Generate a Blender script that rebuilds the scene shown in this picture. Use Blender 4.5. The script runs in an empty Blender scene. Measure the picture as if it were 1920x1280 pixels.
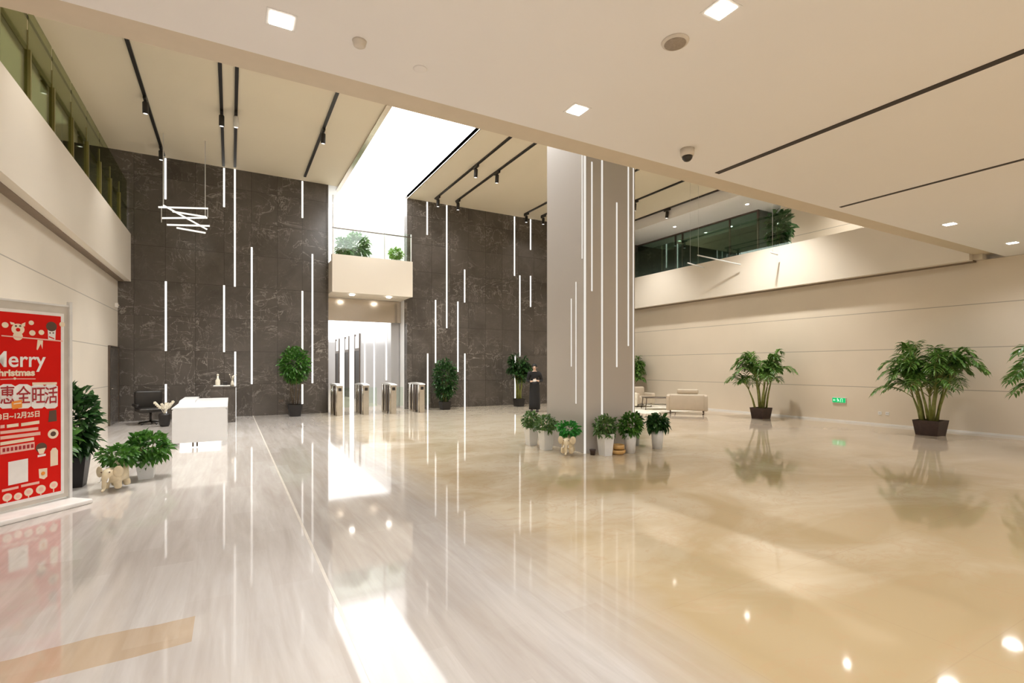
import bpy, bmesh, math, random
from mathutils import Vector, Matrix, Euler
PI = math.pi
SC = bpy.context.scene
COL = SC.collection

# ------------------------------------------------------------------ camera, world, exposure
H = 1.6
YAW = math.atan(527 / 943.0)
cam = bpy.data.cameras.new('camera')
cam.sensor_width = 36.0
cam.lens = 943.0 / 1920.0 * 36.0
cam.shift_y = (687 - 640) / 1920.0
cam.clip_end = 200
camo = bpy.data.objects.new('camera', cam)
camo.location = (0, 0, H)
camo.rotation_euler = (PI / 2, 0, -YAW)
COL.objects.link(camo)
SC.camera = camo
w = bpy.data.worlds.new('world'); SC.world = w; w.use_nodes = True
w.node_tree.nodes['Background'].inputs[0].default_value = (1.0, 0.94, 0.86, 1)
w.node_tree.nodes['Background'].inputs[1].default_value = 0.3
vs = SC.view_settings
vs.view_transform = 'Standard'; vs.look = 'None'; vs.gamma = 1.0; vs.use_curve_mapping = False
vs.exposure = 0.54
SC.cycles.max_bounces = 8
SC.cycles.diffuse_bounces = 5
SC.cycles.glossy_bounces = 4
SC.cycles.transmission_bounces = 6
SC.cycles.transparent_max_bounces = 12
SC.cycles.sample_clamp_indirect = 4.0
SC.cycles.caustics_reflective = False
SC.cycles.caustics_refractive = False

WARM = (1.0, 0.975, 0.93)
NEUT = (0.975, 0.985, 1.0)
P_LOW = 42.0      # each downlight of the low ceiling
P_HIGH = 440.0    # each track spotlight
P_GAL = 160.0
E_SKY = 4.2
E_LED = 1.15

def lamp(kind, loc, energy, color, rot=(0, 0, 0), parent=None, **kw):
    l = bpy.data.lights.new('lamp', kind)
    l.energy = energy; l.color = color
    for k, v in kw.items(): setattr(l, k, v)
    o = bpy.data.objects.new('lamp', l)
    o.location = loc; o.rotation_euler = rot
    COL.objects.link(o)
    if parent: o.parent = parent
    return o

# ------------------------------------------------------------------ materials
class NT:
    def __init__(s, name):
        s.m = bpy.data.materials.new(name); s.m.use_nodes = True
        s.t = s.m.node_tree; s.t.nodes.clear()
        s.out = s.t.nodes.new('ShaderNodeOutputMaterial')
    def n(s, typ, ins=None, **kw):
        nd = s.t.nodes.new(typ)
        for k, v in kw.items(): setattr(nd, k, v)
        if ins:
            for k, v in ins.items():
                if isinstance(v, bpy.types.NodeSocket): s.t.links.new(v, nd.inputs[k])
                else: nd.inputs[k].default_value = v
        return nd
    def ramp(s, fac, stops):
        r = s.n('ShaderNodeValToRGB', {0: fac})
        while len(r.color_ramp.elements) < len(stops): r.color_ramp.elements.new(0.5)
        for e, (p, c) in zip(r.color_ramp.elements, stops):
            e.position = p; e.color = (c, c, c, 1) if isinstance(c, (int, float)) else (*c, 1)
        return r.outputs[0]
    def mix(s, fac, a, b, mode='MIX'):
        m = s.n('ShaderNodeMix', data_type='RGBA', blend_type=mode)
        for i, v in ((0, fac), (6, a), (7, b)):
            if isinstance(v, bpy.types.NodeSocket): s.t.links.new(v, m.inputs[i])
            elif i == 0: m.inputs[0].default_value = v
            else: m.inputs[i].default_value = (*v, 1)
        return m.outputs[2]
    def math(s, op, a, b=0.0, c=None):
        m = s.n('ShaderNodeMath', operation=op)
        for i, v in enumerate((a, b) if c is None else (a, b, c)):
            if isinstance(v, bpy.types.NodeSocket): s.t.links.new(v, m.inputs[i])
            else: m.inputs[i].default_value = v
        return m.outputs[0]
    def pos(s):
        g = s.n('ShaderNodeNewGeometry')
        return g.outputs['Position']
    def sep(s, v):
        x = s.n('ShaderNodeSeparateXYZ', {0: v}); return x.outputs
    def done(s, color=None, rough=0.5, metal=0.0, spec=0.5, coat=0.0, bump=None, **kw):
        b = s.n('ShaderNodeBsdfPrincipled')
        def put(k, v):
            if isinstance(v, bpy.types.NodeSocket): s.t.links.new(v, b.inputs[k])
            elif isinstance(v, tuple) and len(v) == 3: b.inputs[k].default_value = (*v, 1)
            else: b.inputs[k].default_value = v
        put('Base Color', color); put('Roughness', rough); put('Metallic', metal)
        put('Specular IOR Level', spec); put('Coat Weight', coat)
        for k, v in kw.items(): put(k, v)
        if bump is not None:
            bn = s.n('ShaderNodeBump', {'Height': bump, 'Strength': 0.2, 'Distance': 0.01})
            s.t.links.new(bn.outputs[0], b.inputs['Normal'])
        s.t.links.new(b.outputs[0], s.out.inputs[0])
        return s.m

def noise(nt, vec, scale, detail=4, rough=0.5, dist=0.0):
    return nt.n('ShaderNodeTexNoise', {'Vector': vec, 'Scale': scale, 'Detail': detail, 'Roughness': rough, 'Distortion': dist}).outputs[0]
def mapv(nt, vec, sc=(1, 1, 1), loc=(0, 0, 0), rot=(0, 0, 0)):
    return nt.n('ShaderNodeMapping', {'Vector': vec, 'Scale': sc, 'Location': loc, 'Rotation': rot}).outputs[0]

def plain(name, col, rough=0.5, metal=0.0, var=0.06, scale=6.0, spec=0.5, coat=0.0, bumpy=False):
    nt = NT(name); p = nt.n('ShaderNodeTexCoord').outputs['Object']
    nz = noise(nt, p, scale, 3)
    dark = tuple(c * (1 - var) for c in col); lite = tuple(min(1, c * (1 + var)) for c in col)
    c = nt.mix(nt.ramp(nz, [(0.3, 0.0), (0.7, 1.0)]), dark, lite)
    return nt.done(c, rough, metal, spec, coat, bump=nz if bumpy else None)

def emit(name, col, s):
    nt = NT(name)
    e = nt.n('ShaderNodeEmission', {0: (*col, 1), 1: s})
    nt.t.links.new(e.outputs[0], nt.out.inputs[0])
    return nt.m

def glassy(name, tint, gloss=0.5):
    nt = NT(name)
    tr = nt.n('ShaderNodeBsdfTransparent', {0: (*tint, 1)})
    gl = nt.n('ShaderNodeBsdfGlossy', {0: (0.95, 1, 0.97, 1), 'Roughness': 0.01})
    fr = nt.n('ShaderNodeFresnel', {0: 1.5})
    f = nt.math('MULTIPLY', fr.outputs[0], gloss)
    mx = nt.n('ShaderNodeMixShader', {0: f, 1: tr.outputs[0], 2: gl.outputs[0]})
    nt.t.links.new(mx.outputs[0], nt.out.inputs[0])
    return nt.m

def m_floor():
    nt = NT('polished_stone'); P = nt.pos(); s = nt.sep(P)
    # long grained pale stone (grain along Y)
    g1 = noise(nt, mapv(nt, P, (3.2, 0.32, 1)), 1.6, 6, 0.6, 0.6)
    g2 = noise(nt, mapv(nt, P, (9, 0.7, 1)), 1.4, 4, 0.6, 0.3)
    sw = nt.n('ShaderNodeCombineXYZ', {0: s[1], 1: s[0], 2: 0.0}).outputs[0]
    br = nt.n('ShaderNodeTexBrick', {'Vector': sw, 'Color1': (0, 0, 0, 1), 'Color2': (1, 1, 1, 1), 'Mortar': (0.5, 0.5, 0.5, 1),
        'Scale': 1.0, 'Mortar Size': 0.0, 'Brick Width': 1.35, 'Row Height': 0.27, 'Bias': 0.0}, offset=0.37).outputs[0]
    pale = nt.mix(nt.ramp(g1, [(0.3, 0.0), (0.7, 1.0)]), (0.56, 0.52, 0.485), (0.74, 0.715, 0.69))
    pale = nt.mix(nt.math('MULTIPLY', nt.ramp(g2, [(0.45, 0.0), (0.7, 1.0)]), 0.3), pale, (0.46, 0.40, 0.35))
    pale = nt.mix(nt.math('MULTIPLY', br, 0.28), pale, (0.44, 0.37, 0.32))
    pale = nt.mix(nt.math('GREATER_THAN', s[0], 0.628), pale, nt.mix(1.0, pale, (0.80, 0.785, 0.77), 'MULTIPLY'))
    # warm yellow marble
    y1 = noise(nt, mapv(nt, P, (0.30, 0.42, 1)), 1.6, 5, 0.55, 0.8)
    y2 = noise(nt, mapv(nt, P, (0.8, 1.1, 1)), 2.2, 7, 0.65, 1.4)
    # the warm stone gets paler with growing Y
    cut = nt.math('MULTIPLY', nt.math('SUBTRACT', s[1], 4.5), 0.045)
    yel = nt.mix(nt.ramp(nt.math('ADD', y1, cut), [(0.38, 0.0), (0.86, 1.0)]), (0.43, 0.325, 0.185), (0.70, 0.62, 0.49))
    yel = nt.mix(nt.math('MULTIPLY', nt.ramp(y2, [(0.52, 0.0), (0.56, 1.0), (0.60, 0.0)]), 0.35), yel, (0.45, 0.30, 0.17))
    tl = nt.n('ShaderNodeTexBrick', {'Vector': P, 'Color1': (0, 0, 0, 1), 'Color2': (0, 0, 0, 1), 'Mortar': (1, 1, 1, 1),
        'Scale': 1.0, 'Mortar Size': 0.004, 'Brick Width': 1.2, 'Row Height': 1.2}, offset=0.0).outputs[0]
    yel = nt.mix(nt.math('MULTIPLY', tl, 0.25), yel, (0.35, 0.24, 0.15))
    wob = nt.math('MULTIPLY', nt.math('SUBTRACT', noise(nt, P, 0.9, 3), 0.5), 0.8)
    edge = nt.math('ADD', s[0], wob)
    # the warm field widens towards the reception end
    lim = nt.math('MINIMUM', nt.math('MAXIMUM', nt.math('MULTIPLY_ADD', s[1], 0.02, 2.15), 2.1), 2.6)
    d = nt.math('SUBTRACT', edge, lim)
    mk = nt.ramp(nt.math('MULTIPLY_ADD', d, 1.2, 0.5), [(0.0, 0.0), (1.0, 1.0)])
    # greyer strip by the right wall
    grey = nt.ramp(nt.math('MULTIPLY_ADD', nt.math('ADD', s[0], nt.math('MULTIPLY', wob, 3.0)), 0.22, -1.7), [(0.0, 0.0), (1.0, 1.0)])
    col = nt.mix(mk, pale, yel)
    col = nt.mix(nt.math('MULTIPLY', grey, 0.75), col, (0.55, 0.46, 0.37))
    # a tan patch tinted into the pale stone at the front left
    ty = nt.math('ABSOLUTE', nt.math('SUBTRACT', nt.math('MULTIPLY_ADD', s[0], -0.10, s[1]), 3.68))
    tm = nt.math('MULTIPLY', nt.math('LESS_THAN', nt.math('ADD', ty, nt.math('MULTIPLY', wob, 0.4)), 0.17), nt.math('LESS_THAN', s[0], -0.2))
    col = nt.mix(nt.math('MULTIPLY', tm, 0.6), col, (0.50, 0.33, 0.16))
    rg = nt.math('MULTIPLY_ADD', g1, 0.04, 0.035)
    return nt.done(col, rg, 0, 0.50, 0.06, **{'Coat Roughness': 0.03})

def m_stone():
    nt = NT('dark_marble'); P = nt.pos(); s = nt.sep(P)
    uv = nt.n('ShaderNodeCombineXYZ', {0: nt.math('ADD', s[0], 0.19 + 0.77), 1: s[2], 2: 0.0}).outputs[0]
    def brick(a, b, m, ms):
        return nt.n('ShaderNodeTexBrick', {'Vector': uv, 'Color1': a, 'Color2': b, 'Mortar': m, 'Scale': 1.0,
            'Mortar Size': ms, 'Mortar Smooth': 0.1, 'Brick Width': 0.77, 'Row Height': 1.0425, 'Bias': 0.0}, offset=0.0)
    tone = brick((0, 0, 0, 1), (1, 1, 1, 1), (0.5, 0.5, 0.5, 1), 0.0).outputs[0]
    seam = brick((0, 0, 0, 1), (0, 0, 0, 1), (1, 1, 1, 1), 0.006).outputs[0]
    # each slab carries its own veining
    cell = nt.n('ShaderNodeVectorMath', {0: mapv(nt, uv, (1 / 0.77, 1 / 1.0425, 1))}, operation='FLOOR').outputs[0]
    off = nt.n('ShaderNodeVectorMath', {0: cell, 1: (3.7, 1.9, 0.0)}, operation='MULTIPLY').outputs[0]
    V = nt.n('ShaderNodeVectorMath', {0: P, 1: off}, operation='ADD').outputs[0]
    big = noise(nt, V, 0.9, 5, 0.6, 0.5)
    fine = noise(nt, V, 5, 6, 0.65, 0.3)
    base = nt.mix(nt.ramp(big, [(0.3, 0.0), (0.72, 1.0)]), (0.045, 0.038, 0.032), (0.105, 0.092, 0.082))
    base = nt.mix(nt.math('MULTIPLY', fine, 0.3), base, (0.15, 0.13, 0.115))
    base = nt.mix(nt.math('MULTIPLY', tone, 0.22), base, (0.13, 0.112, 0.095))
    v1 = noise(nt, mapv(nt, V, (1, 1, 2.2), rot=(0, 0.5, 0)), 0.85, 6, 0.58, 0.9)
    v2 = noise(nt, mapv(nt, V, (2.4, 1, 0.9), (3, 0, 5)), 0.9, 6, 0.6, 1.0)
    patch = nt.ramp(noise(nt, P, 0.55, 3), [(0.42, 0.0), (0.6, 1.0)])
    a = nt.ramp(v1, [(0.490, 0.0), (0.5, 1.0), (0.510, 0.0)])
    b = nt.ramp(v2, [(0.493, 0.0), (0.5, 1.0), (0.507, 0.0)])
    ve = nt.math('MULTIPLY', nt.math('MAXIMUM', a, b), nt.math('MULTIPLY_ADD', patch, 0.55, 0.05))
    base = nt.mix(ve, base, (0.46, 0.42, 0.38))
    base = nt.mix(nt.math('MULTIPLY', seam, 0.7), base, (0.02, 0.017, 0.015))
    return nt.done(base, 0.22, 0, 0.5)

def m_panel(name, axis, col, rows=1.03, phase=0.0, vert=0.0, rough=0.45):
    # painted wall panels with thin dark joints
    nt = NT(name); P = nt.pos(); s = nt.sep(P)
    z = nt.math('ADD', s[2], phase)
    fz = nt.math('PINGPONG', z, rows / 2)          # 0 on the joint
    line = nt.math('LESS_THAN', fz, 0.009)
    base = nt.mix(nt.ramp(noise(nt, P, 0.5, 3), [(0.3, 0.0), (0.7, 1.0)]), tuple(c * 0.95 for c in col), tuple(c * 1.04 for c in col))
    c = nt.mix(nt.math('MULTIPLY', line, 0.65), base, tuple(c * 0.3 for c in col))
    return nt.done(c, rough, 0, 0.35)

CREAM = (0.70, 0.60, 0.47)
M = {}
M['floor'] = m_floor()
M['stone'] = m_stone()
M['edgeband'] = plain('tan_edge_band', (0.66, 0.57, 0.44), 0.6, var=0.02)
M['soffit'] = plain('painted_soffit_shade', (0.20, 0.145, 0.10), 0.6)  # dark brown stands for the shade under the gallery parapets
M['palestone'] = plain('pale_inlay', (0.74, 0.69, 0.62), 0.2)
M['wall_r'] = m_panel('cream_wall_panel', 1, (0.73, 0.64, 0.52), 1.03)
M['wall_l'] = m_panel('cream_wall_board', 1, (0.74, 0.67, 0.57), 1.07)
M['ceil'] = plain('ceiling_paint', (0.88, 0.86, 0.85), 0.7, var=0.015, scale=0.4)
M['hceil'] = plain('high_ceiling_paint', (0.80, 0.72, 0.57), 0.7, var=0.015, scale=0.4)
M['parapet'] = plain('parapet_paint', (0.76, 0.69, 0.59), 0.4, var=0.02, scale=0.6)
M['white'] = plain('white_paint', (0.80, 0.79, 0.77), 0.4, var=0.02)
M['atrium'] = plain('atrium_white', (0.82, 0.82, 0.82), 0.5, var=0.02)
M['greywall'] = plain('grey_gloss_panel', (0.44, 0.43, 0.43), 0.16, var=0.03, scale=0.5)
M['header'] = plain('champagne_metal', (0.62, 0.54, 0.45), 0.18, 0.75, var=0.03, scale=0.5)
M['black'] = plain('black_metal', (0.018, 0.015, 0.013), 0.4)
M['slot'] = plain('dark_slot', (0.035, 0.025, 0.02), 0.6)
M['column'] = plain('column_paint', (0.54, 0.51, 0.485), 0.28, var=0.02, scale=0.5)
M['steel'] = plain('brushed_steel', (0.60, 0.56, 0.50), 0.25, 0.9, var=0.08)
M['dsteel'] = plain('dark_bronze', (0.13, 0.10, 0.08), 0.3, 0.6)
M['desk'] = plain('desk_white', (0.74, 0.74, 0.745), 0.3, var=0.015)
M['leather'] = plain('black_leather', (0.02, 0.017, 0.015), 0.4)
M['pot_white'] = plain('white_ceramic', (0.78, 0.79, 0.81), 0.3, var=0.03)
M['pot_grey'] = plain('grey_ceramic', (0.42, 0.44, 0.45), 0.35, var=0.03)
M['pot_brown'] = plain('dark_brown_planter', (0.045, 0.025, 0.02), 0.5, var=0.2, scale=12)
M['pot_black'] = plain('black_planter', (0.012, 0.010, 0.010), 0.45)
M['soil'] = plain('soil', (0.04, 0.025, 0.015), 0.9, var=0.4, scale=40)
M['elephant'] = plain('cream_stoneware', (0.70, 0.60, 0.42), 0.45, var=0.12, scale=14)
M['wood'] = plain('honey_wood', (0.62, 0.38, 0.14), 0.4, var=0.15, scale=9)
M['sofa'] = plain('cream_leather', (0.54, 0.46, 0.36), 0.5, var=0.03)
M['fabric'] = plain('ivory_fabric', (0.80, 0.75, 0.63), 0.85, var=0.12, scale=14)
M['rug'] = plain('ivory_rug', (0.78, 0.74, 0.64), 0.95, var=0.15, scale=5)
M['olive'] = plain('olive_bronze', (0.22, 0.19, 0.06), 0.4, 0.3)
M['gallery'] = plain('gallery_wall', (0.50, 0.46, 0.32), 0.6, var=0.03)
M['dark_room'] = plain('dark_office_wall', (0.14, 0.15, 0.13), 0.5, var=0.2, scale=0.8)
M['teal'] = plain('teal_panel', (0.30, 0.42, 0.36), 0.5, var=0.04)
M['plastic'] = plain('offwhite_plastic', (0.66, 0.60, 0.52), 0.4)
M['grille'] = plain('speaker_grille', (0.34, 0.28, 0.22), 0.6, var=0.1, scale=60)
M['smoke'] = plain('smoked_dome', (0.03, 0.025, 0.02), 0.08)
M['red'] = plain('poster_red', (0.64, 0.008, 0.003), 0.6, var=0.04, scale=2, spec=0.15)
M['cream'] = plain('poster_cream', (0.86, 0.72, 0.55), 0.5)
M['pwhite'] = plain('poster_white', (0.86, 0.84, 0.82), 0.5)
M['porange'] = plain('poster_orange', (0.85, 0.28, 0.03), 0.5)
M['pink'] = plain('poster_pink', (0.85, 0.50, 0.42), 0.5)
M['pdark'] = plain('poster_dark', (0.10, 0.05, 0.03), 0.5)
M['pmaroon'] = plain('poster_maroon', (0.38, 0.012, 0.02), 0.5)
M['frame'] = plain('white_enamel', (0.76, 0.76, 0.75), 0.3)
M['backing'] = plain('grey_backing', (0.62, 0.58, 0.52), 0.5)
M['skin'] = plain('skin', (0.68, 0.47, 0.36), 0.5, var=0.03)
M['dress'] = plain('black_cloth', (0.010, 0.010, 0.012), 0.8)
M['hair'] = plain('black_hair', (0.012, 0.010, 0.009), 0.5)
M['led'] = emit('led_diffuser', (1.0, 0.96, 0.90), E_LED)
M['led_dim'] = emit('soft_led_diffuser', (1.0, 0.95, 0.88), 0.9)
M['col_led'] = emit('column_led_diffuser', (1.0, 0.94, 0.85), 0.62)
M['pend'] = emit('pendant_tube', (1.0, 0.93, 0.80), 0.95)
M['sky2'] = emit('corridor_luminous_ceiling', (1.0, 0.985, 0.96), 2.0)
M['sky'] = emit('luminous_ceiling', (1.0, 0.985, 0.96), E_SKY)
M['bulb'] = emit('downlight_lens', (1.0, 0.95, 0.86), 14.0)
M['plinth'] = emit('plinth_light', (1.0, 0.97, 0.90), 1.3)
M['exit'] = emit('exit_green', (0.02, 0.50, 0.14), 0.8)
M['exitw'] = emit('exit_white', (0.65, 1.0, 0.75), 1.0)
M['glass'] = glassy('clear_glass', (0.90, 0.96, 0.92), 0.9)
M['gglass'] = glassy('green_glass', (0.66, 0.68, 0.50), 0.5)
M['tglass'] = glassy('teal_glass', (0.70, 0.80, 0.74), 0.6)

def leafmat(name, a, b, rough=0.4):
    nt = NT(name); p = nt.pos()
    c = nt.mix(nt.ramp(noise(nt, p, 9, 3), [(0.32, 0.0), (0.68, 1.0)]), a, b)
    bs = nt.n('ShaderNodeBsdfPrincipled', {'Base Color': c, 'Roughness': rough})
    tl = nt.n('ShaderNodeBsdfTranslucent', {0: c})
    mx = nt.n('ShaderNodeMixShader', {0: 0.25, 1: bs.outputs[0], 2: tl.outputs[0]})
    nt.t.links.new(mx.outputs[0], nt.out.inputs[0])
    return nt.m
M['leaf_palm'] = leafmat('palm_leaf', (0.04, 0.125, 0.015), (0.17, 0.32, 0.06))
M['leaf_dark'] = leafmat('dark_leaf', (0.012, 0.055, 0.012), (0.06, 0.15, 0.04), 0.3)
M['leaf_mid'] = leafmat('green_leaf', (0.025, 0.11, 0.015), (0.11, 0.28, 0.04))
M['leaf_bright'] = leafmat('bright_leaf', (0.01, 0.16, 0.02), (0.06, 0.36, 0.05))
M['leaf_lime'] = leafmat('lime_leaf', (0.16, 0.36, 0.02), (0.34, 0.60, 0.08))
M['leaf_grey'] = leafmat('soft_green_leaf', (0.05, 0.13, 0.03), (0.16, 0.28, 0.09))
M['cane'] = leafmat('palm_cane', (0.22, 0.24, 0.05), (0.36, 0.38, 0.12))
M['stem'] = plain('brown_stem', (0.12, 0.08, 0.04), 0.7)

# ------------------------------------------------------------------ mesh helpers
class MB:
    def __init__(s): s.v = []; s.f = []; s.sm = []
    def add(s, vs, fs, smooth=False):
        b = len(s.v); s.v += [tuple(v) for v in vs]
        for f in fs: s.f.append([b + i for i in f]); s.sm.append(smooth)
        return s
    def box(s, x0, x1, y0, y1, z0, z1, mat=None):
        vs = [Vector(p) for p in ((x0,y0,z0),(x1,y0,z0),(x1,y1,z0),(x0,y1,z0),(x0,y0,z1),(x1,y0,z1),(x1,y1,z1),(x0,y1,z1))]
        if mat: vs = [mat @ v for v in vs]
        return s.add(vs, [(0,3,2,1),(4,5,6,7),(0,1,5,4),(1,2,6,5),(2,3,7,6),(3,0,4,7)])
    def rbox(s, x0, x1, y0, y1, z0, z1, r=0.03, seg=3, mat=None):
        bm = bmesh.new()
        bmesh.ops.create_cube(bm, size=1.0)
        for v in bm.verts:
            v.co = Vector(((x0+x1)/2 + v.co.x*(x1-x0), (y0+y1)/2 + v.co.y*(y1-y0), (z0+z1)/2 + v.co.z*(z1-z0)))
        bmesh.ops.bevel(bm, geom=list(bm.edges), offset=r, segments=seg, affect='EDGES', profile=0.5)
        bm.verts.index_update()
        vs = [v.co.copy() for v in bm.verts]
        if mat: vs = [mat @ v for v in vs]
        fs = [[v.index for v in f.verts] for f in bm.faces]
        bm.free()
        return s.add(vs, fs, True)
    def prism(s, poly, axis, a, b, mat=None):
        # poly: 2D points; axis 'x': (y,z) extruded in x; 'y': (x,z); 'z': (x,y)
        def P(p, t):
            return {'x': (t, p[0], p[1]), 'y': (p[0], t, p[1]), 'z': (p[0], p[1], t)}[axis]
        n = len(poly)
        vs = [Vector(P(p, a)) for p in poly] + [Vector(P(p, b)) for p in poly]
        if mat: vs = [mat @ v for v in vs]
        fs = [list(range(n))[::-1], list(range(n, 2*n))] + [(i, (i+1) % n, n+(i+1) % n, n+i) for i in range(n)]
        return s.add(vs, fs)
    def lathe(s, prof, seg=20, loc=(0,0,0), mat=None, sx=1, sy=1):
        vs = []; fs = []; L = Vector(loc)
        for r, z in prof:
            for k in range(seg):
                a = 2*PI*k/seg
                v = Vector((r*math.cos(a)*sx, r*math.sin(a)*sy, z))
                vs.append((mat @ v if mat else v) + L)
        n = len(prof)
        for i in range(n-1):
            for k in range(seg):
                k2 = (k+1) % seg
                fs.append((i*seg+k, i*seg+k2, (i+1)*seg+k2, (i+1)*seg+k))
        fs.append(list(range(seg))[::-1]); fs.append([(n-1)*seg+k for k in range(seg)])
        return s.add(vs, fs, True)
    def tube(s, pts, r, seg=8):
        pts = [Vector(p) for p in pts]
        rr = r if isinstance(r, (list, tuple)) else [r]*len(pts)
        vs = []; fs = []; up = None
        for i, p in enumerate(pts):
            t = (pts[min(i+1, len(pts)-1)] - pts[max(i-1, 0)]).normalized()
            if up is None:
                up = t.orthogonal().normalized()
            u = (up - t * up.dot(t)).normalized(); up = u
            v = t.cross(u)
            for k in range(seg):
                a = 2*PI*k/seg
                vs.append(p + (u*math.cos(a) + v*math.sin(a))*rr[i])
        n = len(pts)
        for i in range(n-1):
            for k in range(seg):
                k2 = (k+1) % seg
                fs.append((i*seg+k, i*seg+k2, (i+1)*seg+k2, (i+1)*seg+k))
        fs.append(list(range(seg))[::-1]); fs.append([(n-1)*seg+k for k in range(seg)])
        return s.add(vs, fs, True)
    def ball(s, c, r, seg=12, rings=8, mat=None):
        if not isinstance(r, (list, tuple)): r = (r, r, r)
        vs = []; fs = []; c = Vector(c)
        for i in range(1, rings):
            th = PI*i/rings
            for k in range(seg):
                a = 2*PI*k/seg
                v = Vector((r[0]*math.sin(th)*math.cos(a), r[1]*math.sin(th)*math.sin(a), r[2]*math.cos(th)))
                vs.append((mat @ v if mat else v) + c)
        n = rings-1
        for i in range(n-1):
            for k in range(seg):
                k2 = (k+1) % seg
                fs.append((i*seg+k, (i+1)*seg+k, (i+1)*seg+k2, i*seg+k2))
        t = Vector((0,0,r[2])); 
        vs.append((mat @ t if mat else t)+c); vs.append((mat @ -t if mat else -t)+c)
        for k in range(seg):
            k2 = (k+1) % seg
            fs.append((n*seg, k, k2)); fs.append((n*seg+1, (n-1)*seg+k2, (n-1)*seg+k))
        return s.add(vs, fs, True)
    def build(s, name, mat, parent=None, loc=None):
        me = bpy.data.meshes.new(name)
        me.from_pydata(s.v, [], s.f)
        me.polygons.foreach_set('use_smooth', s.sm)
        me.materials.append(M[mat] if isinstance(mat, str) else mat)
        me.update()
        o = bpy.data.objects.new(name, me); COL.objects.link(o)
        if parent: o.parent = parent
        if loc: o.location = loc
        return o

def tag(o, label, cat, group=None, kind=None):
    if label: o['label'] = label
    if cat: o['category'] = cat
    if group: o['group'] = group
    if kind: o['kind'] = kind
    return o
def thing(name, label, cat, loc=(0,0,0), rz=0, group=None):
    o = bpy.data.objects.new(name, None); COL.objects.link(o)
    o.empty_display_size = 0.2
    o.location = loc; o.rotation_euler = (0, 0, rz)
    return tag(o, label, cat, group)
def struct(name, mb, mat, label=None, cat=None):
    o = mb.build(name, mat); o['kind'] = 'structure'
    if label: o['label'] = label
    if cat: o['category'] = cat
    return o
def dup(root, loc, rz=None, label=None):
    r = root.copy(); COL.objects.link(r); r.location = loc
    if rz is not None: r.rotation_euler = (0, 0, rz)
    if label: r['label'] = label
    for ch in list(root.children):
        c = ch.copy(); COL.objects.link(c); c.parent = r
        for g in list(ch.children):
            d = g.copy(); COL.objects.link(d); d.parent = c
    return r
def skin(name, mat, verts, edges, radii, parent=None, root=0, sub=2):
    me = bpy.data.meshes.new('tmp')
    me.from_pydata([Vector(v) for v in verts], edges, [])
    o = bpy.data.objects.new('tmp', me); COL.objects.link(o)
    md = o.modifiers.new('s', 'SKIN'); md.use_smooth_shade = True
    for i, r in enumerate(radii):
        sv = me.skin_vertices[0].data[i]
        sv.radius = r if isinstance(r, (list, tuple)) else (r, r)
        sv.use_root = (i == root)
    if sub:
        m2 = o.modifiers.new('u', 'SUBSURF'); m2.levels = sub; m2.render_levels = sub
    dg = bpy.context.evaluated_depsgraph_get(); dg.update()
    nm = bpy.data.meshes.new_from_object(o.evaluated_get(dg))
    nm.polygons.foreach_set('use_smooth', [True]*len(nm.polygons))
    bpy.data.objects.remove(o)
    nm.materials.clear(); nm.materials.append(M[mat])
    r = bpy.data.objects.new(name, nm); COL.objects.link(r)
    if parent: r.parent = parent
    return r

# ------------------------------------------------------------------ the room
ZL, ZP, ZC = 4.12, 5.40, 7.92          # low soffit, parapet top, high ceiling
YB = 18.4                              # face of the dark stone wall
XL, XR = -2.88, 15.5
OX0, OX1 = 2.96, 5.77                  # opening in the stone wall
SX0 = 3.40                             # luminous strip

struct('floor', MB().box(-7, 20, -5, 37, -0.2, 0), 'floor')
struct('trim_1', MB().box(0.615, 0.64, -5, 18.4, 0.0, 0.001), 'palestone')
struct('wall_back', MB().box(-7, OX0, YB, YB+0.35, 0, ZC).box(OX1, 20, YB, YB+0.35, 0, ZC), 'stone')
struct('wall_left', MB().box(XL-0.3, XL, -5, YB, 0, ZL), 'wall_l')
struct('wall_right', MB().box(XR, XR+0.3, -5, YB, 0, ZL), 'wall_r')
struct('wall_front', MB().box(XL, XR, -5.3, -5, 0, ZL), 'wall_l')
struct('baseboard_right', MB().box(XR-0.012, XR, -5, YB, 0, 0.05), 'white')
# low slab with a chamfered leading edge
struct('ceiling', MB().prism([(-5.3, ZL), (4.54, ZL), (4.54, 4.25), (5.05, 4.25), (5.05, ZP), (-5.3, ZP)], 'x', -7, 20), 'ceil')
struct('trim_5', MB().box(-7, 20, 4.56, 5.045, 4.235, 4.249), 'edgeband')  # strip along the slab edge, coloured darker than the low ceiling
# high ceiling around the luminous strip
c = MB().box(-7, SX0, 4.6, YB, ZC, ZC+0.3).box(OX1, 20, 4.6, YB, ZC, ZC+0.3).box(SX0, OX1, 4.6, 7.2, ZC, ZC+0.3)
struct('ceiling', c, 'hceil')
struct('trim_2', MB().box(SX0-0.13, SX0, 7.2, YB+0.35, ZC-0.05, ZC).box(SX0-0.02, SX0, 7.2, YB, ZC, ZC+0.2).box(OX1, OX1+0.03, 7.2, YB, ZC-0.02, ZC+0.2), 'header')
# upper room closing the void behind the slab
struct('wall_front', MB().box(-7, 20, 4.3, 4.6, ZP, ZC+0.3), 'gallery')

lc = thing('luminous_ceiling_panel', 'long glowing white stretch ceiling strip running into the opening of the stone wall', 'ceiling light', (0, 0, 0))
MB().box(SX0, OX1, 7.2, 20.9, ZC+0.12, ZC+0.16).build('diffuser', 'sky', lc)

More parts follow.
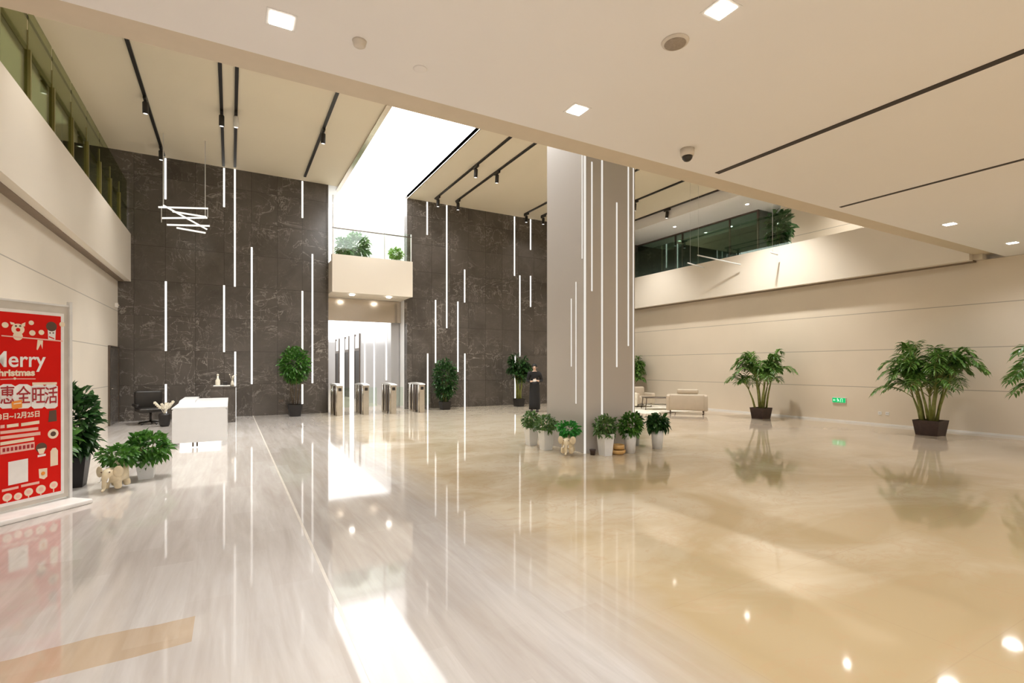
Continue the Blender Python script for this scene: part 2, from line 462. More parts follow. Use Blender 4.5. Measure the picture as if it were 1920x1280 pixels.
# the atrium behind the opening, upstairs
struct('wall_atrium_left', MB().box(OX0-0.3, OX0, YB+0.35, 20.9, 0, ZC+0.3), 'atrium')
struct('wall_atrium_right', MB().box(OX1, OX1+0.3, YB+0.35, 20.9, 0, ZC+0.3), 'atrium')
struct('wall_atrium_back', MB().box(OX0-0.3, OX1+0.3, 20.9, 21.1, ZP-0.3, ZC+0.3), 'atrium')
struct('ceiling', MB().box(OX0, SX0, YB+0.02, 20.9, ZC, ZC+0.3).box(OX0, OX1, YB+0.35, 20.9, ZC+0.17, ZC+0.3), 'atrium')
struct('floor', MB().box(OX0+0.005, OX1-0.005, 17.905, 20.9, ZL+0.012, 5.2), 'parapet')
# corridor under it
struct('wall_corridor_right', MB().box(5.43, 5.75, 19.35, 37, 0, 3.6).box(5.43, 5.77, 19.35, 19.6, 3.6, 4.1), 'greywall')
struct('wall_corridor_left', MB().box(0.6, 1.0, 19.2, 37, 0, 3.6).box(0.6, OX0-0.3, 18.8, 19.2, 0, 4.1), 'greywall')
struct('wall_corridor_end', MB().box(0.6, 5.75, 36.6, 37, 0, 3.6), 'greywall')
struct('ceiling', MB().box(0.6, 5.75, 19.35, 37, 3.36, 3.6), 'white')
cl = thing('luminous_ceiling_panel', 'white glowing ceiling of the lift corridor, beyond the turnstiles', 'ceiling light', (0, 0, 0))
MB().box(1.0, 5.42, 19.36, 36.5, 3.30, 3.35).build('diffuser', 'sky2', cl)
hd = MB().box(OX0, 5.77, 19.2, 19.34, 3.29, 4.11)
tag(hd.build('header_panel', 'header'), 'glossy champagne metal header panel above the lift corridor entrance', 'panel')
# lift doors in the corridor wall
for k, y in enumerate((25.25, 27.75, 30.5)):
    r = bpy.data.objects.new('door_%d' % (k+2), None); COL.objects.link(r); r['kind'] = 'structure'
    r.location = (5.43, y, 0)
    MB().box(-0.03, 0.0, -0.5, 0.5, 0, 2.36).build('door_leaf', 'black', r)
    MB().box(-0.03, 0.0, -0.45, 0.45, 2.5, 3.1).build('transom', 'led_dim', r)
    MB().box(-0.05, 0.0, -0.56, -0.5, 0, 3.2).box(-0.05, 0.0, 0.5, 0.56, 0, 3.2).box(-0.05, 0, -0.5, 0.5, 2.36, 2.5).build('door_frame', 'dsteel', r)
    if k < 2: r['label'] = 'dark lift door in the corridor wall beyond the turnstiles'
for y, wd, z1, lb in ((23.7, 0.10, 3.2, 'slim vertical light line on grey corridor wall, nearest the lift doors'), (21.95, 0.09, 3.2, 'slim vertical light line on grey corridor wall, second from the stone wall'),
              (20.0, 0.09, 3.2, 'slim vertical light line on grey corridor wall, nearest the stone wall'), (26.5, 1.10, 3.2, 'broad white light panel between the two nearer lift doors'), (29.1, 1.20, 3.2, 'broad white light panel between the two farther lift doors')):
    z0 = 1.05 if y == 20.0 else 0.0
    tag(MB().box(5.40, 5.43, y-wd/2, y+wd/2, z0, z1).build('wall_light', 'led'), lb, 'wall light', 'light lines on the corridor wall')

# balcony across the opening
tag(MB().box(OX0+0.01, OX1-0.01, 17.70, 17.9, ZL, ZP).build('balcony_parapet', 'parapet'), 'cream balcony front spanning the opening between the two stone walls', 'balcony')
bg = thing('glass_balustrade', 'clear glass balustrade on the cream balcony over the turnstiles', 'balustrade', (0, 0, 0))
MB().box(OX0+0.03, 4.76, 17.78, 17.79, ZP, 6.4).build('pane', 'glass', bg)
MB().box(4.78, OX1-0.03, 17.78, 17.79, ZP, 6.4).build('pane', 'glass', bg)
MB().box(OX0+0.02, OX1-0.02, 17.76, 17.81, 6.28, 6.31).build('handrail', 'dsteel', bg)
MB().box(4.75, 4.79, 17.76, 17.81, ZP, 7.0).build('post', 'frame', bg)
MB().box(OX0+0.03, OX0+0.08, 17.76, 17.81, ZP, 7.4).build('post', 'frame', bg)
MB().box(OX1-0.06, OX1-0.03, 17.76, 17.81, ZP, 6.4).build('post', 'frame', bg)

# galleries left and right
struct('floor', MB().box(-7, -2.73, 4.89, YB, ZL, 5.2), 'parapet')
tag(MB().box(-2.72, -2.57, 5.06, YB-0.01, ZL-0.02, ZP+0.1).build('gallery_parapet', 'parapet'), 'cream parapet band of the gallery over the left wall', 'parapet')
struct('wall_gallery_left', MB().box(-6.6, -6.3, 4.88, YB, 5.2, ZC), 'gallery')
tag(MB().box(-3.23, -3.19, 5.0, YB, ZC-0.012, ZC+0.01).build('ceiling_slot', 'slot'), 'thin dark ceiling slot above the left gallery glass', 'slot')
struct('floor', MB().box(15.31, 20, 4.89, YB, ZL, 5.2), 'parapet')
tag(MB().box(15.1, 15.3, 5.06, YB-0.01, ZL-0.03, ZP).build('gallery_parapet', 'parapet'), 'cream parapet band of the gallery over the right wall', 'parapet')
struct('ceiling', MB().box(15.3, 20, 4.88, YB, 7.5, ZC), 'ceil')
struct('wall_gallery_right', MB().box(19.7, 20, 4.88, 11.0, 5.2, 7.5), 'gallery')
struct('wall_gallery_end', MB().box(17.3, 17.36, 4.9, 11.1, 5.2, 7.5), 'wall_r')
struct('shade_strip_right', MB().box(15.3, XR-0.001, 5.06, YB-0.01, ZL-0.045, ZL-0.002), 'soffit')  # painted shade below the right parapet
struct('shade_strip_left', MB().box(XL+0.001, -2.72, 5.06, YB-0.01, ZL-0.035, ZL-0.002), 'soffit')  # same painted shade below the left parapet
# dark glazed office on the right gallery
wd = bpy.data.objects.new('window_1', None); COL.objects.link(wd); wd['kind'] = 'structure'
MB().box(17.3, 17.32, 12.0, YB, 5.2, 7.46).build('glazing', 'tglass', wd)
MB().box(17.28, 17.34, 12.0, YB, 7.44, 7.5).box(17.28, 17.34, 11.97, 12.03, 5.2, 7.5).box(17.28, 17.34, 13.2, 13.25, 5.2, 7.46).box(17.28, 17.34, 15.6, 15.65, 5.2, 7.46).box(17.28, 17.34, 16.0, 16.05, 5.2, 7.46).build('window_frame', 'dsteel', wd)
MB().box(17.36, 19.7, 11.97, 12.0, 5.2, 7.5).build('side_glazing', 'dark_room', wd)
struct('wall_office', MB().box(19.0, 19.2, 12.0, YB, 5.2, 7.5), 'dark_room')
struct('wall_niche', MB().box(18.2, 18.3, 11.1, 11.95, 5.2, 7.5), 'teal')
gb = thing('glass_balustrade', 'green tinted glass balustrade on the right gallery parapet', 'balustrade', (0, 0, 0))
y = 9.4
k = 0
while y < YB - 0.3:
    y1 = min(y + 1.8, YB-0.02)
    MB().box(15.19, 15.205, y+0.01, y1-0.01, ZP, 6.5).build('pane', 'tglass', gb)
    y = y1
lb = thing('glass_balustrade', 'olive framed glass balustrade on the left gallery parapet', 'balustrade', (0, 0, 0))
y = 5.4
while y < YB - 0.4:
    MB().box(-2.655, -2.645, y+0.03, min(y+1.14, YB), ZP+0.1, 7.0).build('pane', 'gglass', lb)
    MB().box(-2.69, -2.61, y-0.025, y+0.025, ZP+0.1, 6.32).box(-2.66, -2.64, y-0.006, y+0.006, 6.3, 6.62).build('post', 'olive', lb)
    y += 1.17
MB().tube([(-2.69, 5.0, 6.28), (-2.69, YB-0.02, 6.28)], 0.03).build('handrail', 'olive', lb)

# dark service door at the far end of the left wall
d1 = bpy.data.objects.new('door_1', None); COL.objects.link(d1); d1['kind'] = 'structure'; d1.location = (XL, 17.72, 0)
MB().box(0, 0.03, -0.6, 0.6, 0, 2.13).build('door_leaf', 'stone', d1)
MB().box(0, 0.045, -0.66, -0.6, 0, 2.17).box(0, 0.045, 0.6, 0.66, 0, 2.17).box(0, 0.045, -0.6, 0.6, 2.13, 2.17).build('door_frame', 'dsteel', d1)
MB().tube([(0.03, -0.5, 1.0), (0.08, -0.5, 1.0), (0.08, -0.38, 1.0)], 0.01).build('door_handle', 'steel', d1)

# ------------------------------------------------------------------ square column with light lines
cx0, cx1, cy0, cy1 = 5.69, 6.91, 7.43, 8.70
co = thing('square_column', 'tall square grey column ringed by potted plants, with slim vertical light lines', 'column', (cx0, cy0, 0))
MB().box(0, cx1-cx0, 0, cy1-cy0, 0, ZC).build('shaft', 'column', co)
for x, z0, z1, wd_ in ((5.85, 3.0, 5.4, .028), (6.09, 0.62, 7.9, .035), (6.45, 1.59, 4.74, .03), (6.74, 2.0, 7.9, .03), (6.87, 0.3, 7.9, .02)):
    MB().box(x-cx0-wd_/2, x-cx0+wd_/2, -0.006, 0.0, z0, z1).build('light_strip', 'col_led', co)
for yy, z0, z1 in ((7.51, 3.6, 7.9), (7.70, 0.9, 3.2), (7.85, 1.6, 2.9)):
    MB().box(-0.006, 0.0, yy-cy0-0.012, yy-cy0+0.012, z0, z1).build('light_strip', 'col_led', co)
MB().box(-0.014, 0.014, -0.014, 0.014, 0.0, 7.9).build('corner_strip', 'col_led', co)

# ------------------------------------------------------------------ LED lines on the stone wall
LED = [
 (-1.73, 6.66, 7.90, 'hanging from the ceiling above the tangled pendant, leftmost at the top'),
 (-1.72, 2.07, 4.18, 'at mid height above the desk, leftmost on the left stone wall'),
 (-1.72, 0.0, 1.07, 'reaching the floor behind the left side of the white desk'),
 (-0.19, 6.66, 7.90, 'short, from the ceiling just left of the longest one'),
 (-0.19, 2.06, 4.18, 'at mid height straight above the white desk'),
 (0.11, 4.16, 7.92, 'long, from the ceiling, right of the tangled pendant'),
 (0.12, 0.0, 2.08, 'reaching the floor beside the right side of the white desk'),
 (0.59, 1.03, 5.48, 'longest of the free ones on the left stone wall'),
 (2.12, 6.65, 7.90, 'short, from the ceiling near the luminous strip'),
 (2.12, 2.18, 4.17, 'at mid height above the round ficus'),
 (2.12, 0.33, 1.00, 'short, just above the black planter of the round ficus'),
 (2.44, 1.03, 5.46, 'tall, nearest the left edge of the opening'),
 (6.56, 6.64, 7.90, 'short, from the ceiling, nearest the opening on the right stone wall'),
 (6.58, 0.0, 2.10, 'reaching the floor nearest the turnstiles'),
 (7.36, 3.10, 7.90, 'longest, from the ceiling, on the right stone wall'),
 (6.90, 1.74, 4.17, 'at mid height above the left of the dark bush'),
 (8.12, 4.15, 5.46, 'shortest free one high on the right stone wall'),
 (8.13, 0.0, 2.12, 'reaching the floor just right of the dark bush'),
 (7.83, 1.39, 4.17, 'at mid height above the right of the dark bush'),
 (10.40, 5.41, 7.90, 'from the ceiling, second from the column'),
 (10.43, 0.0, 2.09, 'reaching the floor left of the person in black'),
 (10.66, 2.03, 5.45, 'tall at mid height left of the column'),
 (11.19, 6.59, 7.90, 'short, from the ceiling nearest the column'),
 (11.19, 4.15, 5.48, 'short at mid height nearest the column'),
]
for x, z0, z1, where in LED:
    t = MB().box(x-0.026, x+0.026, YB-0.012, YB, z0, z1)
    tag(t.build('light_strip', 'led'), 'white LED wall line ' + where, 'light strip', 'LED lines on the dark stone wall')

# ------------------------------------------------------------------ ceiling tracks with spotlights
def spot(x, y, lean, label, white=False, energy=P_HIGH, cone=1.9):
    t = thing('track_spotlight', label, 'spotlight', (x, y, ZC-0.04), 0, 'spotlights on the high ceiling tracks')
    MB().box(-0.03, 0.03, -0.16, 0.16, -0.07, 0.0).build('adapter', 'black', t)
    R = Matrix.Rotation(lean, 4, 'X')
    MB().lathe([(0.055, -0.26), (0.06, -0.25), (0.06, -0.02), (0.045, 0.0)], 14, (0, 0, -0.09), R).build('lamp_head', 'white' if white else 'black', t)
    MB().lathe([(0.045, -0.266), (0.045, -0.262)], 14, (0, 0, -0.09), R).build('lens', 'led', t)
    lamp('SPOT', Vector((0, 0, -0.09)) + (R @ Vector((0, 0, -0.30))), energy, WARM, (lean, 0, 0), t, spot_size=cone, spot_blend=0.9, shadow_soft_size=0.12)
    return t
TR = [(-1.75, 9.0, 18.2, [(14.46, 'leftmost track, nearer one'), (17.5, 'leftmost track, by the stone wall')], 'leftmost black ceiling track, left of the tangled pendant'),
      (-0.20, 9.0, 18.2, [(14.3, 'second track from the left')], 'second black ceiling track from the left gallery'),
      (0.11, 9.0, 18.1, [(14.2, 'third track from the left, white headed')], 'third black ceiling track, beside its closest neighbour'),
      (2.14, 9.0, 17.9, [(14.1, 'track just left of the luminous strip')], 'black ceiling track just left of the luminous strip'),
      (6.70, 9.0, 17.9, [(14.3, 'track right of the luminous strip, nearer one'), (17.6, 'track right of the luminous strip, by the wall')], 'black ceiling track just right of the luminous strip'),
      (7.50, 9.0, 17.8, [(14.4, 'second track right of the luminous strip, nearer one'), (17.6, 'second track right of the luminous strip, by the wall')], 'second black ceiling track right of the luminous strip'),
      (10.6, 12.0, 17.9, [(17.75, 'track just left of the column, by the wall')], 'black ceiling track seen left of the column'),
      (11.36, 12.0, 17.8, [(17.65, 'track meeting the column, by the wall')], 'black ceiling track running behind the column'),
      (13.4, 9.0, 17.9, [(14.4, 'track just right of the column')], 'black ceiling track right of the column'),
      (15.2, 9.0, 17.9, [(14.5, 'track nearest the right gallery')], 'black ceiling track nearest the right gallery')]
for x, y0, y1, sp, lab in TR:
    tag(MB().box(x-0.035, x+0.035, y0, y1, ZC-0.045, ZC).build('ceiling_track', 'black'), lab, 'track', 'black lighting tracks on the high ceiling')
    if y0 < 10:
        sp = sp + [(9.3, 'added out of view as hall fill')]  # extra unseen track head, put in to brighten the hall
    for yy, l in sp:
        spot(x, yy, 0.12 if yy < 17 else 0.05, 'black track spotlight, ' + l, 'white' in l, P_HIGH * (0.06 if yy > 17 else 1.0) * (0.5 if x < -1 else 0.6 if 2 < x < 7 and yy > 12 else 0.1 if x > 15 else (2.3 if yy < 12 else 1.3) if x > 13 else (0.5 if yy < 12 else 1.1) if x > 6 else 1.15 if x < 1 else 0.9), 1.35 if x < 1 else 1.45 if yy < 12 and x < 13 else 1.8)

# ------------------------------------------------------------------ low ceiling fittings
dl0 = None
DL = [(0.32, 4.01, 'top left, nearest the smoke detector'), (3.02, 2.38, 'at the top edge above the round speaker'), (2.97, 4.0, 'in the middle, in front of the column'),
      (11.1, 3.99, 'second from the right wall'), (13.9, 3.97, 'nearest the right wall')]
HID_FILL = [(0.32, 1.2), (3.0, 0.2), (7.0, 1.0), (7.0, -2.0), (11.1, 0.8), (13.9, 0.8), (0.3, -2.0), (3.0, -2.5), (11.0, -2.5)]  # unseen downlights added for general fill light
for i, (x, y, l) in enumerate(DL + [(a, b, None) for a, b in HID_FILL]):
    lb_ = 'square downlight in the low ceiling, ' + l if l else 'added downlight in the low ceiling, out of view, for fill light'
    if dl0 is None:
        t = thing('downlight', lb_, 'downlight', (x, y, ZL), 0, 'downlights in the low ceiling'); dl0 = t
        MB().box(-0.10, 0.10, -0.10, 0.10, -0.004, 0.0).build('trim_ring', 'white', t)
        MB().box(-0.075, 0.075, -0.075, 0.075, -0.008, -0.004).build('lens', 'bulb', t)
    else:
        t = dup(dl0, (x, y, ZL), None, lb_)
for x, y in [(a, b) for a, b, _ in DL] + HID_FILL:
    lamp('SPOT', (x, y, ZL-0.02), P_LOW*3.0, NEUT, (0, 0, 0), None, spot_size=2.6, spot_blend=0.9, shadow_soft_size=0.15)
# added area lamp behind the viewer, general fill without a fitting
lamp('AREA', (6.0, -2.6, ZL-0.03), 230, NEUT, (0, 0, 0), None, shape='RECTANGLE', size=14.0, size_y=4.0)

tag(MB().box(5.49, 5.57, -4.5, 4.42, ZL-0.006, ZL+0.002).build('ceiling_slot', 'slot'), 'wider dark air slot in the low ceiling, running to the upper right', 'slot', None)
tag(MB().box(8.38, 8.44, -4.5, 4.41, ZL-0.006, ZL+0.002).build('ceiling_slot', 'slot'), 'narrower dark air slot in the low ceiling, nearer the right wall', 'slot', None)
t = thing('smoke_detector', 'small round beige smoke detector on the low ceiling', 'smoke detector', (0.87, 3.98, ZL))
MB().lathe([(0.03, -0.045), (0.045, -0.035), (0.05, -0.012), (0.055, 0.0)], 20).build('body', 'plastic', t)
t = thing('ceiling_cover', 'flush round cover plate on the low ceiling, beside the smoke detector', 'cover plate', (1.40, 4.1, ZL))
MB().lathe([(0.05, -0.006), (0.06, 0.0)], 20).build('plate', 'ceil', t)
t = thing('ceiling_speaker', 'round ceiling speaker with a brownish grille in the low ceiling', 'speaker', (3.01, 2.79, ZL))
MB().lathe([(0.085, -0.018), (0.10, -0.010), (0.105, 0.0)], 28).build('bezel', 'plastic', t)
MB().lathe([(0.078, -0.022), (0.082, -0.018)], 28).build('grille', 'grille', t)
t = thing('dome_camera', 'white dome security camera hanging from the low ceiling', 'camera', (4.62, 4.1, ZL))
MB().lathe([(0.068, -0.085), (0.078, -0.06), (0.08, 0.0)], 24).build('housing', 'plastic', t)
MB().lathe([(0.012, -0.145), (0.035, -0.135), (0.055, -0.112), (0.062, -0.085)], 24).build('dome', 'smoke', t)

# gallery soffit downlights
gl0 = None
for x, y, l in ((16.4, 11.8, 'nearer the plant'), (16.36, 15.19, 'nearer the column'), (16.4, 8.4, 'hidden above the cream wall'), (18.4, 14.0, 'inside the dark office, nearer'), (18.4, 16.8, 'inside the dark office, farther')):
    t = thing('downlight', 'small round downlight in the right gallery soffit, ' + l, 'downlight', (x, y, 7.5), 0, 'downlights of the right gallery')
    MB().lathe([(0.05, -0.006), (0.06, 0.0)], 16).build('lens', 'bulb', t)
    lamp('SPOT', (0, 0, -0.03), P_GAL if x < 17 else 6, WARM, (0, 0, 0), t, spot_size=2.4, spot_blend=0.9, shadow_soft_size=0.08)
for x, l in ((3.7, 'left'), (5.0, 'right')):
    t = thing('downlight', 'small square downlight under the cream balcony, %s one of the two' % l, 'downlight', (x, 18.1, ZL), 0, 'downlights under the balcony')
    MB().box(-0.07, 0.07, -0.07, 0.07, -0.03, 0.0).build('lens', 'bulb', t)
    lamp('SPOT', (0, 0, -0.05), 60, NEUT, (0, 0, 0), t, spot_size=2.2, spot_blend=0.9, shadow_soft_size=0.08)
struct('ceiling', MB().box(OX0, OX1, 18.76, 19.2, ZL, ZL+0.01), 'parapet')
lamp('AREA', (-4.6, 12, ZC-0.05), 60, WARM, (0, 0, 0), None, shape='RECTANGLE', size=2.0, size_y=10)

# ------------------------------------------------------------------ pendants of crossed light tubes
def pendant(name, label, base, bars, cords, mat='pend', r=0.024, cr=0.010):
    t = thing(name, label, 'pendant light', base)
    for a, b in bars:
        MB().tube([a, b], r, 8).build('light_tube', mat, t)
    for a, b in cords:
        MB().tube([a, b], cr, 6).build('cord', 'frame', t)
    return t
pendant('tube_pendant', 'tangle of crossed white light tubes hanging before the left stone wall', (0, 16.5, 0),
    [((-1.71, 0, 5.90), (-0.56, 0.0, 6.04)), ((-1.64, 0.1, 5.64), (-0.58, 0.1, 5.80)), ((-1.52, 0, 5.45), (-0.52, 0, 5.555)),
     ((-1.56, -0.4, 5.86), (-0.60, 0.3, 5.52)), ((-1.40, 0.2, 5.88), (-0.60, -0.3, 5.72)), ((-1.30, 0.1, 5.42), (-0.62, -0.2, 5.30))],
    [((-0.63, 0, 5.75), (-0.63, 0, ZC)), ((-0.57, 0, 6.04), (-0.57, 0, 5.8)), ((-1.64, 0.0, 5.5), (-1.64, 0, 5.95)), ((-1.60, 0, 5.92), (-1.60, 0, ZC))])
pendant('tube_pendant', 'crossed slim light tubes hanging before the right gallery parapet', (0, 12.0, 0),
    [((13.55, 0, 5.12), (14.7, 0.3, 5.12)), ((14.25, 0.2, 5.5), (14.95, -1.0, 5.02)), ((14.6, -2.3, 5.14), (14.95, -2.3, 5.10))],
    [((14.3, 0.2, 5.45), (14.3, 0.2, ZC)), ((13.7, 0.03, 5.12), (13.7, 0.03, ZC)), ((14.7, -2.3, 5.13), (14.7, -2.3, ZC))], 'frame', 0.022, 0.003)

# ------------------------------------------------------------------ reception desk and what stands by it
t = thing('reception_desk', 'long white reception desk seen end on, on a glowing plinth', 'reception desk', (-1.0, 11.75, 0))
W, L = 0.93, 3.45
MB().prism([(0, .10), (W, .10), (W, .72), (W-.03, .76), (.02, .76), (0, .74)], 'y', 0, L).build('body', 'desk', t)
MB().box(0.12, W-0.12, 0.10, L-0.1, 0.0, 0.10).build('plinth', 'plinth', t)
MB().box(-0.01, W+0.01, 0.02, L, 0.762, 0.785).build('worktop', 'desk', t)
MB().prism([(1.3, .785), (3.2, .785), (3.2, .84), (1.7, .84)], 'x', 0.0, 0.30).build('raised_ledge', 'desk', t)
MB().box(0.33, 0.36, -0.004, 0.05, 0.02, 0.098).box(0.40, 0.43, -0.004, 0.05, 0.02, 0.098).build('plinth_bracket', 'dsteel', t)

t = thing('side_counter', 'dark stone side counter behind the white desk, with a white tray on top', 'counter', (-0.5, 16.55, 0))
MB().box(0, 0.62, 0, 0.9, 0, 1.0).build('body', 'stone', t)
MB().box(-0.02, 0.64, -0.02, 0.92, 1.0, 1.025).build('top', 'stone', t)
tag(MB().rbox(-0.44, -0.02, 16.62, 16.95, 1.025, 1.06, 0.008, 2).build('tray', 'white'), 'white rectangular tray on the dark side counter', 'tray')
t = thing('glass_carafe', 'clear stoppered carafe on the left of the white tray', 'carafe', (-0.33, 16.75, 1.06))
MB().lathe([(.055, 0), (.06, .02), (.06, .14), (.025, .2), (.022, .27)], 16).build('bottle', 'fabric', t)
MB().ball((0, 0, .30), .03).build('stopper', 'fabric', t)
t = thing('flower_vase', 'small vase with pale dried flowers on the side counter', 'vase', (0.035, 16.8, 1.025))
MB().lathe([(.03, 0), (.045, .04), (.04, .1), (.025, .14), (.03, .16)], 16).build('vase', 'fabric', t)
random.seed(4); mb = MB()
for i in range(9):
    a = random.uniform(0, 2*PI); r = random.uniform(.04, .12); z = random.uniform(.24, .36)
    mb.tube([(0, 0, .12), (r*.4*math.cos(a), r*.4*math.sin(a), z*.7), (r*math.cos(a), r*math.sin(a), z)], .004, 5)
    mb.ball((r*math.cos(a), r*math.sin(a), z), .016, 6, 4)
mb.build('dried_flowers', 'fabric', t)
tag(MB().rbox(-0.20, -0.08, 16.7, 16.8, 1.06, 1.17, 0.02, 2).build('speaker_box', 'black'), 'small black cube beside the carafe on the tray', 'box')

t = thing('office_chair', 'low black leather chair behind the left side of the white desk', 'chair', (-1.95, 17.1, 0), 0.3)
MB().rbox(-.32, .32, -.30, .30, .34, .46, .05, 3).build('seat', 'leather', t)
MB().rbox(-.32, .32, .22, .34, .42, .92, .05, 3).build('backrest', 'leather', t)
for s in (-1, 1):
    MB().rbox(s*.34-.04, s*.34+.04, -.28, .28, .50, .58, .03, 2).build('armrest', 'leather', t)
MB().lathe([(.03, .06), (.03, .34)], 12).build('post', 'black', t)
mb = MB()
for k in range(5):
    a = 2*PI*k/5; mb.tube([(0, 0, .09), (.28*math.cos(a), .28*math.sin(a), .05)], .02, 6); mb.ball((.28*math.cos(a), .28*math.sin(a), .03), .03, 8, 6)
mb.build('star_base', 'black', t)

t = thing('orchid_plant', 'pale branching orchid beside the far left corner of the white desk', 'plant', (-1.55, 16.3, 0))
MB().lathe([(.09, 0), (.12, .05), (.14, .3), (.12, .34)], 18).build('pot', 'pot_black', t)
mb = MB(); fl = MB()
random.seed(8)
for k in range(6):
    a = random.uniform(0, 2*PI); r = random.uniform(.15, .32)
    pts = [(0, 0, .3), (r*.3*math.cos(a), r*.3*math.sin(a), .45), (r*math.cos(a), r*math.sin(a), .62+random.uniform(-.06, .08))]
    mb.tube(pts, .007, 5)
    for j in range(4):
        q = Vector(pts[1]).lerp(Vector(pts[2]), .3 + j*.23)
        for m_ in range(5):
            b = 2*PI*m_/5; fl.ball(q + Vector((.022*math.cos(b), 0.01, .022*math.sin(b))), (.02, .006, .02), 6, 4)
mb.build('stems', 'fabric', t); fl.build('flowers', 'fabric', t)['kind'] = 'stuff'

# ------------------------------------------------------------------ plants
def leaf(mb, base, d, length, width, droop=0.3, fold=0.25, side=None):
    d = Vector(d).normalized(); up = Vector((0, 0, 1))
    s = d.cross(up)
    if s.length < 0.05: s = Vector((1, 0, 0))
    s.normalize()
    if side is not None: s = (s*math.cos(side) + s.cross(d)*math.sin(side)).normalized()
    n = s.cross(d)
    p0 = Vector(base); p1 = p0 + d*length*.35 - up*length*droop*.1; p2 = p0 + d*length*.7 - up*length*droop*.4; p3 = p0 + d*length - up*length*droop
    f = n*width*fold
    vs = [p0, p1 + s*width*.5 + f, p1, p1 - s*width*.5 + f, p2 + s*width*.42 + f, p2, p2 - s*width*.42 + f, p3]
    mb.add(vs, [(0, 2, 1), (0, 3, 2), (1, 2, 5, 4), (2, 3, 6, 5), (4, 5, 7), (5, 6, 7)], True)

def square_pot(mb, w0, w1, h):
    a, b = w0/2, w1/2
    vs = [(-a,-a,0),(a,-a,0),(a,a,0),(-a,a,0),(-b,-b,h),(b,-b,h),(b,b,h),(-b,b,h)]
    c = b - 0.02
    vs += [(-c,-c,h),(c,-c,h),(c,c,h),(-c,c,h),(-c,-c,h-.03),(c,-c,h-.03),(c,c,h-.03),(-c,c,h-.03)]
    mb.add(vs, [(3,2,1,0),(0,1,5,4),(1,2,6,5),(2,3,7,6),(3,0,4,7),(4,5,9,8),(5,6,10,9),(6,7,11,10),(7,4,8,11),(8,9,13,12),(9,10,14,13),(10,11,15,14),(11,8,12,15)])

def palm(loc, h, spread, seed, label, canes=9, potw=0.46, poth=0.34, potmat='pot_brown', rz=0.0, lf='leaf_palm', low=0.34):
    random.seed(seed)
    t = thing('potted_palm', label, 'plant', loc, rz)
    p = MB(); square_pot(p, potw*.82, potw, poth); p.build('pot', potmat, t)
    MB().box(-potw/2+.02, potw/2-.02, -potw/2+.02, potw/2-.02, poth-.06, poth-.03).build('soil', 'soil', t)
    cn = MB(); fr = MB()
    for i in range(canes):
        a = 2*PI*i/canes + random.uniform(-.3, .3)
        r0 = random.uniform(.02, potw*.36)
        ch = h*random.uniform(low, low+.22)
        tip = Vector((math.cos(a)*(r0 + spread*.22*random.uniform(.5, 1.2)), math.sin(a)*(r0 + spread*.22*random.uniform(.5, 1.2)), ch))
        b0 = Vector((math.cos(a)*r0, math.sin(a)*r0, poth-.05))
        mid = b0.lerp(tip, .5) + Vector((-math.cos(a)*.02, -math.sin(a)*.02, 0))
        cn.tube([b0, mid, tip], [.034, .028, .016], 7)
        nf = random.randint(6, 8)
        for j in range(nf):
            fa = a + random.uniform(-1.2, 1.2) if j else random.uniform(0, 2*PI)
            rise = random.uniform(.30, 1.0)
            ln = h*random.uniform(.30, .44)
            out = spread*random.uniform(.45, 1.0)*(1.25-rise*.7)
            top = min(h*0.985, ch + ln*rise)
            pts = []
            for q in range(9):
                u = q/8
                x = out*(u**1.15); z = (top-ch)*math.sin(min(1, u*1.15)*PI*.5) - max(0, u-.6)**2*out*1.5
                pts.append(tip + Vector((math.cos(fa)*x, math.sin(fa)*x, z)) - Vector((0, 0, .0)))
            cn.tube(pts, [.009 - .0008*q for q in range(9)], 5)
            for q in range(2, 9):
                for sub in (0.0, .5):
                    if q == 8 and sub: continue
                    P0 = pts[q].lerp(pts[min(q+1, 8)], sub)
                    T = (pts[min(q+1, 8)] - pts[q-1]).normalized()
                    S = T.cross(Vector((0, 0, 1)))
                    if S.length < .1: S = Vector((math.sin(fa), -math.cos(fa), 0))
                    S.normalize()
                    ll = h*.125*math.sin(PI*(.22 + .70*(q+sub)/9))*random.uniform(.85, 1.1)
                    for sg in (-1, 1):
                        dd = (T*.75 + S*sg*.85 + Vector((0, 0, .12))).normalized()
                        leaf(fr, P0, dd, ll*1.1, .040 + .012*random.random(), .4, .2, random.uniform(-.3, .3))
                if q == 8: leaf(fr, pts[8], (pts[8]-pts[7]), h*.07, .028, .3)
    cn.build('canes', 'cane', t); fr.build('fronds', lf, t)
    return t

palm((14.35, 9.85, 0), 2.30, 0.75, 3, 'areca palm in a brown pot by the right wall, between armchair and exit sign', canes=8, potw=.46, poth=.33)
palm((14.30, 5.50, 0), 2.42, 0.88, 12, 'large areca palm in a dark brown pot by the right wall, right of the sockets', canes=11, potw=.52, poth=.35)
palm((13.15, 3.0, 0), 2.30, 0.95, 21, 'areca palm cut by the right edge of the frame, only frond tips showing', canes=8, potw=.5, poth=.35)
palm((14.75, 16.1, 0), 2.3, 0.50, 33, 'areca palm behind the armchairs, half hidden by the grey column', canes=9, potw=.45, poth=.34, potmat='pot_white')
palm((10.1, 17.5, 0), 2.25, 0.42, 41, 'tall dark leafy plant behind the person in black', canes=8, potw=.36, poth=.32, potmat='pot_black', lf='leaf_dark', low=.35)

